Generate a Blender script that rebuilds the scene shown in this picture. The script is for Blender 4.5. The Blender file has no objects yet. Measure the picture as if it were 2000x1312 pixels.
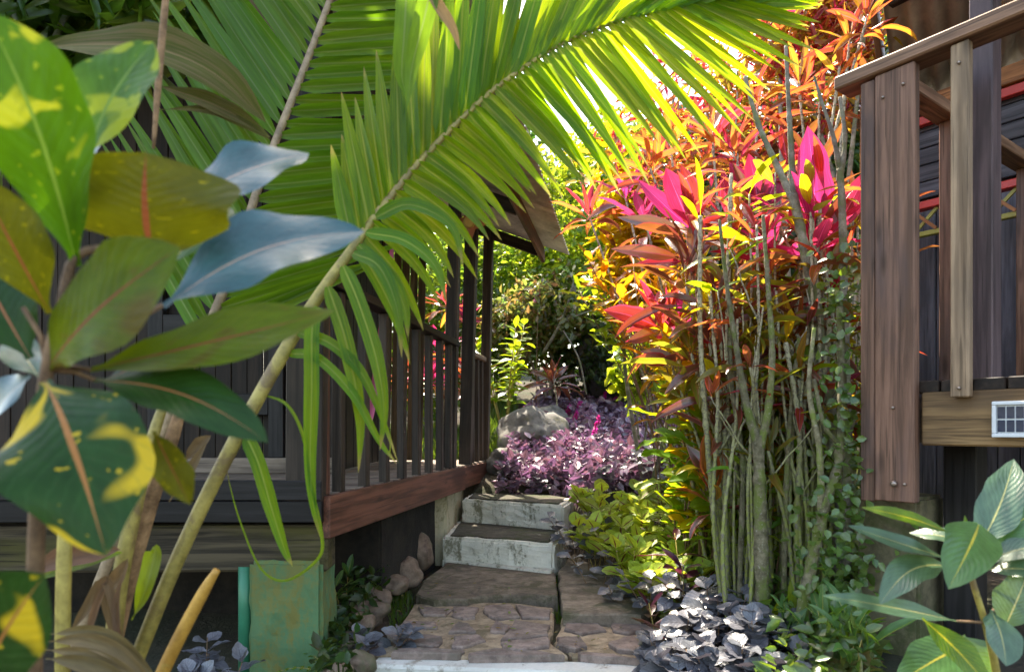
import bpy, bmesh, math, random
import numpy as np
from mathutils import Vector, Matrix, noise

R = math.radians
rnd = random.Random(7)
scene = bpy.context.scene
col = scene.collection

# ------------------------------------------------------------------ camera
CAMZ = 0.95
F = 1333.0            # focal length in photograph pixels (2000 wide)
cam_d = bpy.data.cameras.new('camera')
cam_d.lens = 24.0
cam_d.sensor_width = 36.0
cam_d.shift_y = 0.092
cam_d.clip_start = 0.02
cam_d.clip_end = 400
cam_d.dof.use_dof = True
cam_d.dof.focus_distance = 3.6
cam_d.dof.aperture_fstop = 3.6
cam = bpy.data.objects.new('camera', cam_d)
cam.location = (0, 0, CAMZ)
cam.rotation_euler = (R(90), 0, 0)
col.objects.link(cam)
scene.camera = cam

# ------------------------------------------------------------------ sky, sun, exposure
SUN_EL, SUN_AZ = 60.0, -18.0      # azimuth from +Y, clockwise positive
world = bpy.data.worlds.new('World')
scene.world = world
world.use_nodes = True
wn = world.node_tree
sky = wn.nodes.new('ShaderNodeTexSky')
sky.sky_type = 'NISHITA'
sky.sun_disc = False
sky.sun_elevation = R(SUN_EL)
sky.sun_rotation = R(SUN_AZ)
sky.air_density = 1.3
sky.dust_density = 2.5
bg = wn.nodes['Background']
bg.inputs[1].default_value = 0.15
wn.links.new(sky.outputs[0], bg.inputs[0])
sun_d = bpy.data.lights.new('sun', 'SUN')
sun_d.energy = 3.6
sun_d.angle = R(0.55)
sun_d.color = (1.0, 0.95, 0.86)
sun = bpy.data.objects.new('sun', sun_d)
sdir = Vector((math.sin(R(SUN_AZ)) * math.cos(R(SUN_EL)), math.cos(R(SUN_AZ)) * math.cos(R(SUN_EL)), math.sin(R(SUN_EL))))
sun.rotation_euler = sdir.to_track_quat('Z', 'Y').to_euler()
sun.location = sdir * 30
col.objects.link(sun)
vs = scene.view_settings
vs.view_transform = 'Standard'
vs.look = 'None'
vs.gamma = 1.0
vs.exposure = 2.35
vs.use_white_balance = True
vs.white_balance_temperature = 7400
vs.white_balance_tint = 10
scene.cycles.max_bounces = 8
scene.cycles.transparent_max_bounces = 8
scene.cycles.transmission_bounces = 5
scene.cycles.diffuse_bounces = 4
scene.cycles.sample_clamp_indirect = 8.0
scene.cycles.use_denoising = True

# ------------------------------------------------------------------ helpers
def W(px, py, Y):
    """point at distance Y seen at photograph pixel (px, py)"""
    return Vector(((px - 1000) / F * Y, Y, CAMZ - (py - 840) / F * Y))

def G(px, py, z):
    """point of the level z seen at pixel (px, py)"""
    Y = (CAMZ - z) * F / (py - 840)
    return Vector(((px - 1000) / F * Y, Y, z))

WM = {}

def link(name, data, parent=None, world=None):
    o = bpy.data.objects.new(name, data)
    col.objects.link(o)
    m = world if world is not None else Matrix.Identity(4)
    if parent is not None:
        o.parent = parent
        o.matrix_parent_inverse = WM[parent.name].inverted()
    o.matrix_basis = m
    WM[o.name] = m.copy()
    return o

def tag(o, label=None, cat=None, group=None, kind=None):
    if label: o['label'] = label
    if cat: o['category'] = cat
    if group: o['group'] = group
    if kind: o['kind'] = kind
    return o

def thing(name, loc, label, cat, group=None):
    o = link(name, None, None, Matrix.Translation(Vector(loc)))
    o.empty_display_size = 0.05
    return tag(o, label, cat, group)

def mesh_of(name, verts, faces, mat=None, uv=None, smooth=True):
    me = bpy.data.meshes.new(name)
    me.from_pydata([tuple(v) for v in verts], [], faces)
    if uv is not None:
        ul = me.uv_layers.new(name='UVMap')
        li = np.zeros(len(me.loops), dtype=np.int32)
        me.loops.foreach_get('vertex_index', li)
        uva = np.array(uv, dtype=np.float32)[li]
        ul.data.foreach_set('uv', uva.ravel())
    if smooth:
        me.polygons.foreach_set('use_smooth', [True] * len(me.polygons))
    if mat: me.materials.append(mat)
    me.update()
    return me

def fast_mesh(name, V, Q, mat, uv=None, smooth=False):
    """V (n,3) array, Q (m,4) array of quads"""
    me = bpy.data.meshes.new(name)
    n, m = len(V), len(Q)
    me.vertices.add(n)
    me.vertices.foreach_set('co', np.asarray(V, dtype=np.float32).ravel())
    me.loops.add(m * 4)
    me.loops.foreach_set('vertex_index', np.asarray(Q, dtype=np.int32).ravel())
    me.polygons.add(m)
    me.polygons.foreach_set('loop_start', np.arange(0, m * 4, 4, dtype=np.int32))
    me.polygons.foreach_set('loop_total', np.full(m, 4, dtype=np.int32))
    if uv is not None:
        ul = me.uv_layers.new(name='UVMap')
        ul.data.foreach_set('uv', np.asarray(uv, dtype=np.float32)[np.asarray(Q).ravel()].ravel())
    if smooth:
        me.polygons.foreach_set('use_smooth', np.ones(m, dtype=bool))
    me.materials.append(mat)
    me.update(calc_edges=True)
    return me

def frame(p, x, z):
    """matrix with local X along x and local Z near z"""
    x = Vector(x).normalized()
    z = Vector(z)
    z = z - x * z.dot(x)
    if z.length < 1e-5:
        z = x.orthogonal()
    z.normalize()
    y = z.cross(x)
    m = Matrix.Identity(4)
    for i in range(3):
        m[i][0], m[i][1], m[i][2], m[i][3] = x[i], y[i], z[i], p[i]
    return m

def beam(name, p0, p1, w, h, mat, parent=None, up=(0, 0, 1), bev=0.004, seed=None):
    """a bevelled timber from p0 to p1, w across, h along up; local X runs along the grain"""
    p0, p1 = Vector(p0), Vector(p1)
    L = (p1 - p0).length
    bm = bmesh.new()
    bmesh.ops.create_cube(bm, size=1.0)
    for v in bm.verts:
        v.co = Vector(((v.co.x + 0.5) * L, v.co.y * w, v.co.z * h))
    if bev:
        bmesh.ops.bevel(bm, geom=list(bm.edges), offset=min(bev, w * 0.2, h * 0.2), segments=1, affect='EDGES')
    me = bpy.data.meshes.new(name)
    bm.to_mesh(me); bm.free()
    me.materials.append(mat)
    return link(name, me, parent, frame(p0, p1 - p0, up))

def crom(pts, n):
    """Catmull-Rom through pts (tuples of any size), n samples per span"""
    P = [np.array(p, dtype=float) for p in pts]
    P = [2 * P[0] - P[1]] + P + [2 * P[-1] - P[-2]]
    out = []
    for i in range(1, len(P) - 2):
        for k in range(n):
            t = k / n
            a, b, c, d = P[i - 1], P[i], P[i + 1], P[i + 2]
            out.append(0.5 * ((2 * b) + (-a + c) * t + (2 * a - 5 * b + 4 * c - d) * t * t + (-a + 3 * b - 3 * c + d) * t ** 3))
    out.append(P[-2])
    return out

def tube_data(pts, rad, n=8, cap=True, flat=1.0):
    V, Fc, UV = [], [], []
    pts = [Vector(p) for p in pts]
    prev = None
    ln = 0
    for i, p in enumerate(pts):
        t = (pts[min(i + 1, len(pts) - 1)] - pts[max(i - 1, 0)]).normalized()
        if prev is None:
            a = t.orthogonal().normalized()
        else:
            a = (prev - t * prev.dot(t)).normalized()
        prev = a
        b = t.cross(a)
        if i: ln += (p - pts[i - 1]).length
        for k in range(n):
            an = 2 * math.pi * k / n
            V.append(p + (a * math.cos(an) + b * math.sin(an) * flat) * rad[i])
            UV.append((ln, k / n))
    for i in range(len(pts) - 1):
        for k in range(n):
            k2 = (k + 1) % n
            Fc.append((i * n + k, i * n + k2, (i + 1) * n + k2, (i + 1) * n + k))
    if cap:
        Fc.append(tuple(reversed(range(n))))
        Fc.append(tuple((len(pts) - 1) * n + k for k in range(n)))
    return V, Fc, UV

def tube(name, pts, rad, mat, parent=None, n=8, flat=1.0):
    V, Fc, UV = tube_data(pts, rad, n, True, flat)
    o0 = Vector(pts[0])
    V = [Vector(v) - o0 for v in V]
    return link(name, mesh_of(name, V, Fc, mat, UV), parent, Matrix.Translation(o0))

# ------------------------------------------------------------------ materials
class NT:
    def __init__(self, name):
        self.m = bpy.data.materials.new(name)
        self.m.use_nodes = True
        self.t = self.m.node_tree
        self.b = self.t.nodes['Principled BSDF']
        self.out = self.t.nodes['Material Output']
    def n(self, typ, **kw):
        nd = self.t.nodes.new(typ)
        for k, v in kw.items():
            setattr(nd, k, v)
        return nd
    def l(self, a, b):
        self.t.links.new(a, b)
    def val(self, sock, v):
        if hasattr(v, 'links'): self.l(v, sock)
        else: sock.default_value = v
    def math(self, op, a, b=0.0, c=0.0, clamp=False):
        nd = self.n('ShaderNodeMath', operation=op); nd.use_clamp = clamp
        self.val(nd.inputs[0], a); self.val(nd.inputs[1], b); self.val(nd.inputs[2], c)
        return nd.outputs[0]
    def mix(self, f, a, b, mode='MIX'):
        nd = self.n('ShaderNodeMix', data_type='RGBA', blend_type=mode)
        self.val(nd.inputs[0], f)
        for s, v in ((nd.inputs[6], a), (nd.inputs[7], b)):
            if hasattr(v, 'links'): self.l(v, s)
            else: s.default_value = (v[0], v[1], v[2], 1)
        return nd.outputs[2]
    def noise(self, vec, scale, detail=4, rough=0.55, dist=0.0):
        nd = self.n('ShaderNodeTexNoise')
        if vec is not None: self.l(vec, nd.inputs['Vector'])
        nd.inputs['Scale'].default_value = scale
        nd.inputs['Detail'].default_value = detail
        nd.inputs['Roughness'].default_value = rough
        nd.inputs['Distortion'].default_value = dist
        return nd.outputs[0]
    def ramp(self, f, lo, hi):
        nd = self.n('ShaderNodeMapRange'); nd.clamp = True
        self.l(f, nd.inputs[0])
        nd.inputs[1].default_value = lo; nd.inputs[2].default_value = hi
        return nd.outputs[0]
    def mapping(self, vec, scale, loc=None):
        nd = self.n('ShaderNodeMapping')
        self.l(vec, nd.inputs[0])
        nd.inputs['Scale'].default_value = scale
        if loc is not None: self.l(loc, nd.inputs['Location'])
        return nd.outputs[0]
    def bump(self, h, strength, dist=0.01):
        nd = self.n('ShaderNodeBump')
        nd.inputs['Strength'].default_value = strength
        nd.inputs['Distance'].default_value = dist
        self.l(h, nd.inputs['Height'])
        self.l(nd.outputs[0], self.b.inputs['Normal'])
        return nd.outputs[0]

def leafmat(name, colr, trans, mid=None, midw=0.03, spot=None, spot_amt=0.5, spot_scale=6.0, veins=0.0, rough=0.32, tr=0.45,
            jit=0.5, edge=None, island=False, hue=0.03, vein_n=11.0, spec=0.5, veincol=None, coat=0.0, streak=None, tip=None):
    """leaf: gloss on a coloured blade with translucency; u runs along the leaf, v across"""
    s = NT(name)
    uvn = s.n('ShaderNodeUVMap'); uvn.uv_map = 'UVMap'
    sep = s.n('ShaderNodeSeparateXYZ'); s.l(uvn.outputs[0], sep.inputs[0])
    u, v = sep.outputs[0], sep.outputs[1]
    info = s.n('ShaderNodeObjectInfo')
    if island:
        geo = s.n('ShaderNodeNewGeometry'); rv = geo.outputs['Random Per Island']
    else:
        rv = info.outputs['Random']
    av = s.math('ABSOLUTE', s.math('SUBTRACT', v, 0.5))
    C, T = None, None
    # slow blotches
    off = s.n('ShaderNodeCombineXYZ')
    s.l(s.math('MULTIPLY', rv, 37.0), off.inputs[0]); s.l(s.math('MULTIPLY', rv, 91.0), off.inputs[1])
    vm = s.n('ShaderNodeVectorMath', operation='ADD'); s.l(uvn.outputs[0], vm.inputs[0]); s.l(off.outputs[0], vm.inputs[1])
    bl = s.noise(vm.outputs[0], 5.0, 3)
    dark = [c * 0.62 for c in colr]
    C = s.mix(s.ramp(bl, 0.3, 0.7), dark, colr)
    T = s.mix(s.ramp(bl, 0.3, 0.7), [c * 0.75 for c in trans], trans)
    if spot:
        mp = s.mapping(vm.outputs[0], (1.0, 0.45, 1.0))
        sp = s.ramp(s.noise(mp, spot_scale, 2, 0.5, 0.6), 1.0 - spot_amt, 1.06 - spot_amt)
        C = s.mix(sp, C, spot); T = s.mix(sp, T, spot)
        sp2 = s.ramp(s.noise(mp, spot_scale * 4.5, 2, 0.5, 0.3), 0.655, 0.68)
        C = s.mix(s.math('MULTIPLY', sp2, 0.8), C, spot)
        sp3 = s.ramp(s.noise(vm.outputs[0], 34.0, 2, 0.5), 0.70, 0.73)
        C = s.mix(s.math('MULTIPLY', sp3, 0.7), C, (0.10, 0.05, 0.02))
    if edge:
        e = s.ramp(av, 0.36, 0.47)
        C = s.mix(e, C, edge); T = s.mix(e, T, edge)
    if tip:
        tm = s.ramp(s.math('ADD', u, s.math('MULTIPLY', rv, 0.10)), 0.93, 1.0)
        C = s.mix(tm, C, tip); T = s.mix(tm, T, tip)
    if streak:
        ms = s.mapping(vm.outputs[0], (0.9, 9.0, 1.0))
        sk = s.ramp(s.noise(ms, 2.2, 4, 0.6, 0.2), 0.46, 0.60)
        C = s.mix(sk, C, streak); T = s.mix(s.math('MULTIPLY', sk, 0.8), T, [min(1, x * 2.2) for x in streak])
    h = None
    if veins:
        wob = s.math('MULTIPLY', s.noise(vm.outputs[0], 7.0, 2), 0.9)
        wv = s.math('SINE', s.math('MULTIPLY', s.math('ADD', s.math('SUBTRACT', s.math('MULTIPLY', u, vein_n), s.math('MULTIPLY', av, vein_n * 0.55)), wob), 6.283))
        vl = s.ramp(wv, 0.90, 1.0)
        vc = veincol or [min(1, c * 1.7 + 0.02) for c in colr]
        C = s.mix(s.math('MULTIPLY', vl, veins), C, vc)
        h = wv
    if mid:
        mm = s.math('LESS_THAN', av, s.math('MULTIPLY', s.math('SUBTRACT', 1.15, u), midw))
        C = s.mix(mm, C, mid); T = s.mix(mm, T, mid)
    hs = s.n('ShaderNodeHueSaturation')
    s.l(s.math('MULTIPLY_ADD', rv, hue * 2, 0.5 - hue), hs.inputs['Hue'])
    r2 = s.math('FRACT', s.math('MULTIPLY', rv, 17.31))
    s.l(s.math('MULTIPLY_ADD', r2, jit * 1.2, 1.0 - jit * 0.6), hs.inputs['Value'])
    s.l(C, hs.inputs['Color'])
    hs2 = s.n('ShaderNodeHueSaturation')
    s.l(s.math('MULTIPLY_ADD', rv, hue * 2, 0.5 - hue), hs2.inputs['Hue'])
    s.l(T, hs2.inputs['Color'])
    s.l(hs.outputs[0], s.b.inputs['Base Color'])
    s.b.inputs['Roughness'].default_value = rough
    s.b.inputs['Specular IOR Level'].default_value = spec
    if coat:
        s.b.inputs['Coat Weight'].default_value = coat
        s.b.inputs['Coat IOR'].default_value = 1.7
        s.b.inputs['Coat Roughness'].default_value = 0.28
    fine = s.noise(vm.outputs[0], 22.0, 3)
    hh = s.math('ADD', s.math('MULTIPLY', fine, 0.6), s.math('MULTIPLY', h, min(0.30, veins * 0.5)) if h is not None else 0.0)
    nb = s.bump(hh, 0.22, 0.006)
    tl = s.n('ShaderNodeBsdfTranslucent'); s.l(hs2.outputs[0], tl.inputs[0])
    mx = s.n('ShaderNodeMixShader'); mx.inputs[0].default_value = tr
    s.l(s.b.outputs[0], mx.inputs[1]); s.l(tl.outputs[0], mx.inputs[2])
    s.l(mx.outputs[0], s.out.inputs[0])
    return s.m

def woodmat(name, a, b, c=None, rough=0.6, grain=34.0, bump=0.35, knots=True, spec=0.3):
    s = NT(name)
    tc = s.n('ShaderNodeTexCoord'); info = s.n('ShaderNodeObjectInfo')
    cx = s.n('ShaderNodeCombineXYZ')
    s.l(s.math('MULTIPLY', info.outputs['Random'], 53.0), cx.inputs[0]); s.l(s.math('MULTIPLY', info.outputs['Random'], 17.0), cx.inputs[1])
    v = s.mapping(tc.outputs['Object'], (1.6, grain, grain), cx.outputs[0])
    g = s.noise(v, 1.0, 6, 0.6, 0.4)
    v2 = s.mapping(tc.outputs['Object'], (1.2, 5, 5), cx.outputs[0])
    bl = s.noise(v2, 1.4, 4)
    C = s.mix(s.ramp(g, 0.40, 0.60), [x * 0.78 for x in a], [x * 1.1 for x in b])
    C = s.mix(s.math('MULTIPLY', s.ramp(bl, 0.48, 0.62), 0.7), C, c or [x * 0.55 for x in a])
    if knots:
        vk = s.mapping(tc.outputs['Object'], (3.4, 13, 13), cx.outputs[0])
        vo = s.n('ShaderNodeTexVoronoi'); s.l(vk, vo.inputs['Vector']); vo.inputs['Scale'].default_value = 1.0
        k = s.math('SUBTRACT', 1.0, s.ramp(vo.outputs['Distance'], 0.06, 0.20))
        C = s.mix(s.math('MULTIPLY', k, 0.75), C, [x * 0.3 for x in a])
    vcr = s.mapping(tc.outputs['Object'], (2.2, grain * 2.6, grain * 2.6), cx.outputs[0])
    ck = s.ramp(s.noise(vcr, 1.0, 3, 0.6, 0.3), 0.60, 0.66)
    C = s.mix(s.math('MULTIPLY', ck, 0.7), C, [x * 0.35 for x in a])
    hs = s.n('ShaderNodeHueSaturation')
    s.l(s.math('MULTIPLY_ADD', info.outputs['Random'], 0.4, 0.8), hs.inputs['Value']); s.l(C, hs.inputs['Color'])
    s.l(hs.outputs[0], s.b.inputs['Base Color'])
    s.b.inputs['Roughness'].default_value = rough
    s.b.inputs['Specular IOR Level'].default_value = spec
    s.bump(g, bump, 0.004)
    return s.m

def stonemat(name, a, b, moss=None, moss_amt=0.4, scale=9.0, rough=0.85, bump=0.6, spots=None):
    s = NT(name)
    tc = s.n('ShaderNodeTexCoord'); info = s.n('ShaderNodeObjectInfo')
    cx = s.n('ShaderNodeCombineXYZ')
    s.l(s.math('MULTIPLY', info.outputs['Random'], 29.0), cx.inputs[0]); s.l(s.math('MULTIPLY', info.outputs['Random'], 13.0), cx.inputs[2])
    v = s.mapping(tc.outputs['Object'], (1, 1, 1), cx.outputs[0])
    g = s.noise(v, scale, 8, 0.72)
    C = s.mix(s.ramp(g, 0.38, 0.62), [x * 0.75 for x in a], [x * 1.1 for x in b])
    if moss:
        mm = s.ramp(s.noise(v, scale * 0.45, 6, 0.7, 0.5), 0.66 - moss_amt * 0.35, 0.74 - moss_amt * 0.3)
        C = s.mix(mm, C, moss)
    if spots:
        sp = s.ramp(s.noise(v, scale * 4, 4, 0.7), 0.62, 0.7)
        C = s.mix(sp, C, spots)
    hs = s.n('ShaderNodeHueSaturation')
    s.l(s.math('MULTIPLY_ADD', info.outputs['Random'], 0.5, 0.75), hs.inputs['Value']); s.l(C, hs.inputs['Color'])
    s.l(hs.outputs[0], s.b.inputs['Base Color'])
    s.b.inputs['Roughness'].default_value = rough
    fine = s.noise(v, scale * 7, 6, 0.7)
    s.bump(s.math('ADD', g, s.math('MULTIPLY', fine, 0.5)), bump, 0.012)
    return s.m

def plainmat(name, c, rough=0.5, metal=0.0, var=0.25, scale=14.0, spec=0.5):
    s = NT(name)
    tc = s.n('ShaderNodeTexCoord')
    g = s.noise(tc.outputs['Object'], scale, 5)
    C = s.mix(s.ramp(g, 0.3, 0.7), [x * (1 - var) for x in c], c)
    s.l(C, s.b.inputs['Base Color'])
    s.b.inputs['Roughness'].default_value = rough
    s.b.inputs['Metallic'].default_value = metal
    s.b.inputs['Specular IOR Level'].default_value = spec
    s.bump(g, 0.15, 0.004)
    return s.m

def soilmat():
    s = NT('soil')
    tc = s.n('ShaderNodeTexCoord')
    o = tc.outputs['Object']
    g = s.noise(o, 7.0, 8, 0.65); g2 = s.noise(o, 40.0, 5, 0.7); big = s.noise(o, 0.9, 4)
    C = s.mix(s.ramp(g, 0.3, 0.7), (0.020, 0.013, 0.008), (0.065, 0.043, 0.026))
    C = s.mix(s.ramp(g2, 0.55, 0.7), C, (0.10, 0.075, 0.045))
    C = s.mix(s.math('MULTIPLY', s.ramp(big, 0.45, 0.6), 0.75), C, (0.022, 0.035, 0.010))
    s.l(C, s.b.inputs['Base Color']); s.b.inputs['Roughness'].default_value = 0.95
    s.bump(s.math('ADD', g, s.math('MULTIPLY', g2, 0.5)), 0.9, 0.03)
    return s.m

def moldpaint(name, paint, mold, amt, scale=6.0, streak=True):
    """old paint on concrete with mould growing down the face"""
    s = NT(name)
    tc = s.n('ShaderNodeTexCoord'); o = tc.outputs['Object']
    v = s.mapping(o, (1, 1, 0.35 if streak else 1.0))
    g = s.noise(v, scale, 8, 0.7, 0.3); f = s.noise(o, scale * 6, 6, 0.7); b = s.noise(o, scale * 0.4, 3)
    C = s.mix(s.ramp(f, 0.3, 0.7), [x * 0.82 for x in paint], paint)
    m = s.ramp(s.math('ADD', s.math('MULTIPLY', g, 0.7), s.math('MULTIPLY', f, 0.3)), 0.595 - amt * 0.3, 0.66 - amt * 0.25)
    C = s.mix(s.math('MULTIPLY', m, 0.85), C, mold)
    C = s.mix(s.math('MULTIPLY', s.ramp(b, 0.45, 0.7), 0.35), C, [(x + y) / 2 * 0.8 for x, y in zip(paint, mold)])
    s.l(C, s.b.inputs['Base Color']); s.b.inputs['Roughness'].default_value = 0.85
    s.bump(s.math('ADD', g, s.math('MULTIPLY', f, 0.6)), 0.5, 0.012)
    return s.m

def canemat(name, lo, hi):
    """cane: ringed bark, moss low on the stem with ragged upper limit"""
    s = NT(name)
    tc = s.n('ShaderNodeTexCoord')
    geo = s.n('ShaderNodeNewGeometry')
    sep = s.n('ShaderNodeSeparateXYZ'); s.l(geo.outputs['Position'], sep.inputs[0])
    ns = s.noise(tc.outputs['Object'], 14.0, 5, 0.65); fine = s.noise(tc.outputs['Object'], 70.0, 4, 0.7)
    f = s.ramp(s.math('ADD', sep.outputs[2], s.math('MULTIPLY', ns, -1.4)), -0.15, 0.85)
    C = s.mix(f, lo, hi)
    C = s.mix(s.ramp(fine, 0.48, 0.58), C, [x * 0.32 for x in hi])
    C = s.mix(s.math('MULTIPLY', s.ramp(ns, 0.6, 0.72), 0.6), C, (0.34, 0.33, 0.29))
    s.l(C, s.b.inputs['Base Color']); s.b.inputs['Roughness'].default_value = 0.7
    s.bump(fine, 0.6, 0.006)
    return s.m

M = {}
M['soil'] = soilmat()
# palm
M['palm'] = leafmat('palm_leaflet', (0.085, 0.215, 0.010), (0.52, 0.66, 0.010), mid=(0.34, 0.40, 0.05), midw=0.055, rough=0.4, tr=0.55, jit=0.35, hue=0.016, veins=0.0, spec=0.3, tip=(0.50, 0.34, 0.10), streak=(0.06, 0.16, 0.008))
M['palm_b'] = leafmat('palm_leaflet_shade', (0.075, 0.19, 0.014), (0.26, 0.46, 0.015), mid=(0.20, 0.30, 0.06), midw=0.05, rough=0.42, tr=0.45, jit=0.35, hue=0.012, spec=0.3)  # darker copy of the palm leaflet, shade put into its colour
M['rachis'] = stonemat('palm_rachis', (0.28, 0.22, 0.045), (0.44, 0.35, 0.085), moss=(0.20, 0.13, 0.05), moss_amt=0.35, scale=16, rough=0.5, bump=0.2)
M['rachis_b'] = stonemat('palm_rachis_tan', (0.25, 0.17, 0.09), (0.38, 0.27, 0.16), scale=16, rough=0.55, bump=0.2)
M['rachis_o'] = stonemat('orange_leaf_stalk', (0.40, 0.20, 0.03), (0.50, 0.28, 0.05), moss=(0.30, 0.26, 0.07), moss_amt=0.3, scale=12, rough=0.5, bump=0.2)
M['sheath'] = stonemat('palm_sheath', (0.16, 0.085, 0.035), (0.33, 0.19, 0.09), scale=22, rough=0.8, bump=0.6)
M['dry'] = leafmat('dry_frond', (0.20, 0.12, 0.055), (0.30, 0.17, 0.06), rough=0.7, tr=0.25, jit=0.5, veins=0.0)
M['olive_dry'] = leafmat('olive_dry_leaf', (0.070, 0.085, 0.012), (0.13, 0.15, 0.015), mid=(0.20, 0.15, 0.06), rough=0.6, tr=0.3, jit=0.3, spec=0.12, streak=(0.11, 0.085, 0.03))
# foreground croton
RB = (0.30, 0.085, 0.03)
M['cr_bright'] = leafmat('croton_sun_spots', (0.0504, 0.1584, 0.0072), (0.1440, 0.3456, 0.0058), mid=(0.22, 0.36, 0.04), spot=(0.62, 0.62, 0.03), spot_amt=0.40, spot_scale=4.0, veins=0.30, vein_n=13, rough=0.3, tr=0.5, jit=0.1, hue=0.0, spec=0.2)  # yellow spots are sunlit flecks painted into the blade
M['cr_var'] = leafmat('croton_variegated', (0.0612, 0.1656, 0.0252), (0.1440, 0.3312, 0.0216), mid=(0.2, 0.34, 0.06), spot=(0.36, 0.44, 0.03), spot_amt=0.52, spot_scale=3.2, veins=0.30, vein_n=13, rough=0.32, tr=0.5, jit=0.1, hue=0.0, spec=0.2)
M['cr_olive'] = leafmat('croton_olive', (0.095, 0.105, 0.006), (0.22, 0.22, 0.008), mid=RB, midw=0.028, spot=(0.62, 0.48, 0.01), spot_amt=0.29, spot_scale=4.2, veins=0.30, vein_n=13, rough=0.35, tr=0.5, jit=0.15, hue=0.0, veincol=(0.26, 0.20, 0.02), spec=0.2)
M['cr_lime'] = leafmat('croton_lime', (0.1008, 0.1692, 0.0058), (0.2448, 0.3168, 0.0058), mid=RB, midw=0.028, spot=(0.13, 0.10, 0.012), spot_amt=0.42, spot_scale=2.2, veins=0.30, vein_n=13, rough=0.35, tr=0.5, jit=0.1, hue=0.0, veincol=(0.3, 0.24, 0.03), spec=0.2)
M['cr_skyblue'] = leafmat('croton_sky_tint', (0.018, 0.090, 0.105), (0.06, 0.20, 0.12), mid=(0.33, 0.22, 0.15), midw=0.016, veins=0.10, rough=0.3, tr=0.12, jit=0.1, hue=0.0, spec=0.5, coat=0.06)  # blue of the reflected sky put into the blade's base colour
M['cr_dark'] = leafmat('croton_dark', (0.014, 0.055, 0.010), (0.06, 0.16, 0.02), mid=(0.38, 0.15, 0.07), midw=0.022, veins=0.30, vein_n=13, rough=0.3, tr=0.25, jit=0.15, hue=0.0, spec=0.2)
M['cr_yel'] = leafmat('croton_dark_yellow', (0.014, 0.060, 0.009), (0.06, 0.16, 0.02), mid=(0.40, 0.17, 0.05), midw=0.032, spot=(0.62, 0.43, 0.02), spot_amt=0.47, spot_scale=2.6, veins=0.30, vein_n=13, rough=0.3, tr=0.3, jit=0.1, hue=0.0, spec=0.2)
M['cr_stem'] = stonemat('croton_stem', (0.13, 0.07, 0.035), (0.24, 0.14, 0.07), scale=30, rough=0.7, bump=0.3)
M['cr_green'] = leafmat('mango_leaf_green', (0.085, 0.20, 0.065), (0.22, 0.42, 0.04), mid=(0.55, 0.48, 0.07), midw=0.03, veins=0.35, vein_n=14, rough=0.3, tr=0.4, jit=0.25, hue=0.012, spec=0.6)
M['cr_grey'] = leafmat('mango_leaf_grey', (0.075, 0.145, 0.085), (0.16, 0.30, 0.06), mid=(0.50, 0.45, 0.16), midw=0.022, veins=0.35, vein_n=14, rough=0.25, tr=0.3, jit=0.25, hue=0.01, spec=0.7)
M['cr_gold'] = leafmat('mango_leaf_gold', (0.09, 0.20, 0.012), (0.26, 0.42, 0.01), mid=(0.66, 0.52, 0.03), midw=0.04, veins=0.7, vein_n=13, rough=0.3, tr=0.45, jit=0.1, hue=0.0, veincol=(0.52, 0.48, 0.03))
# cordylines
M['co_pink'] = leafmat('cordyline_pink', (0.34, 0.018, 0.09), (0.88, 0.05, 0.22), mid=(0.8, 0.10, 0.35), midw=0.03, rough=0.26, tr=0.55, jit=0.35, hue=0.015, edge=(0.75, 0.05, 0.16), veins=0.0, streak=(0.16, 0.015, 0.05))
M['co_red'] = leafmat('cordyline_red', (0.30, 0.035, 0.022), (0.90, 0.16, 0.05), mid=(0.7, 0.09, 0.16), midw=0.03, rough=0.27, tr=0.5, jit=0.5, hue=0.035, edge=(0.65, 0.06, 0.12), streak=(0.17, 0.03, 0.02))
M['co_orange'] = leafmat('cordyline_orange', (0.30, 0.11, 0.018), (0.88, 0.38, 0.045), mid=(0.6, 0.10, 0.10), midw=0.035, rough=0.27, tr=0.48, jit=0.6, hue=0.045, edge=(0.62, 0.12, 0.05), streak=(0.16, 0.04, 0.015))
M['co_dark'] = leafmat('cordyline_burgundy', (0.075, 0.022, 0.022), (0.48, 0.14, 0.035), mid=(0.40, 0.06, 0.08), midw=0.03, rough=0.22, tr=0.35, jit=0.4, hue=0.02, edge=(0.4, 0.05, 0.06), spec=0.8, coat=0.35, streak=(0.13, 0.05, 0.02))
M['co_green'] = leafmat('cordyline_green', (0.10, 0.15, 0.02), (0.48, 0.52, 0.03), mid=(0.40, 0.12, 0.05), midw=0.03, rough=0.27, tr=0.45, jit=0.4, hue=0.03, streak=(0.2, 0.09, 0.02))
M['cane'] = canemat('cane_bark', (0.20, 0.23, 0.045), (0.46, 0.40, 0.30))
M['trunk'] = stonemat('mossy_trunk', (0.13, 0.115, 0.06), (0.27, 0.235, 0.15), moss=(0.15, 0.19, 0.04), moss_amt=0.52, scale=26, rough=0.9, bump=1.0, spots=(0.45, 0.43, 0.36))
M['bark'] = stonemat('grey_bark', (0.17, 0.15, 0.12), (0.30, 0.27, 0.22), moss=(0.14, 0.16, 0.07), moss_amt=0.45, scale=18, rough=0.9, bump=0.7)
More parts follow.
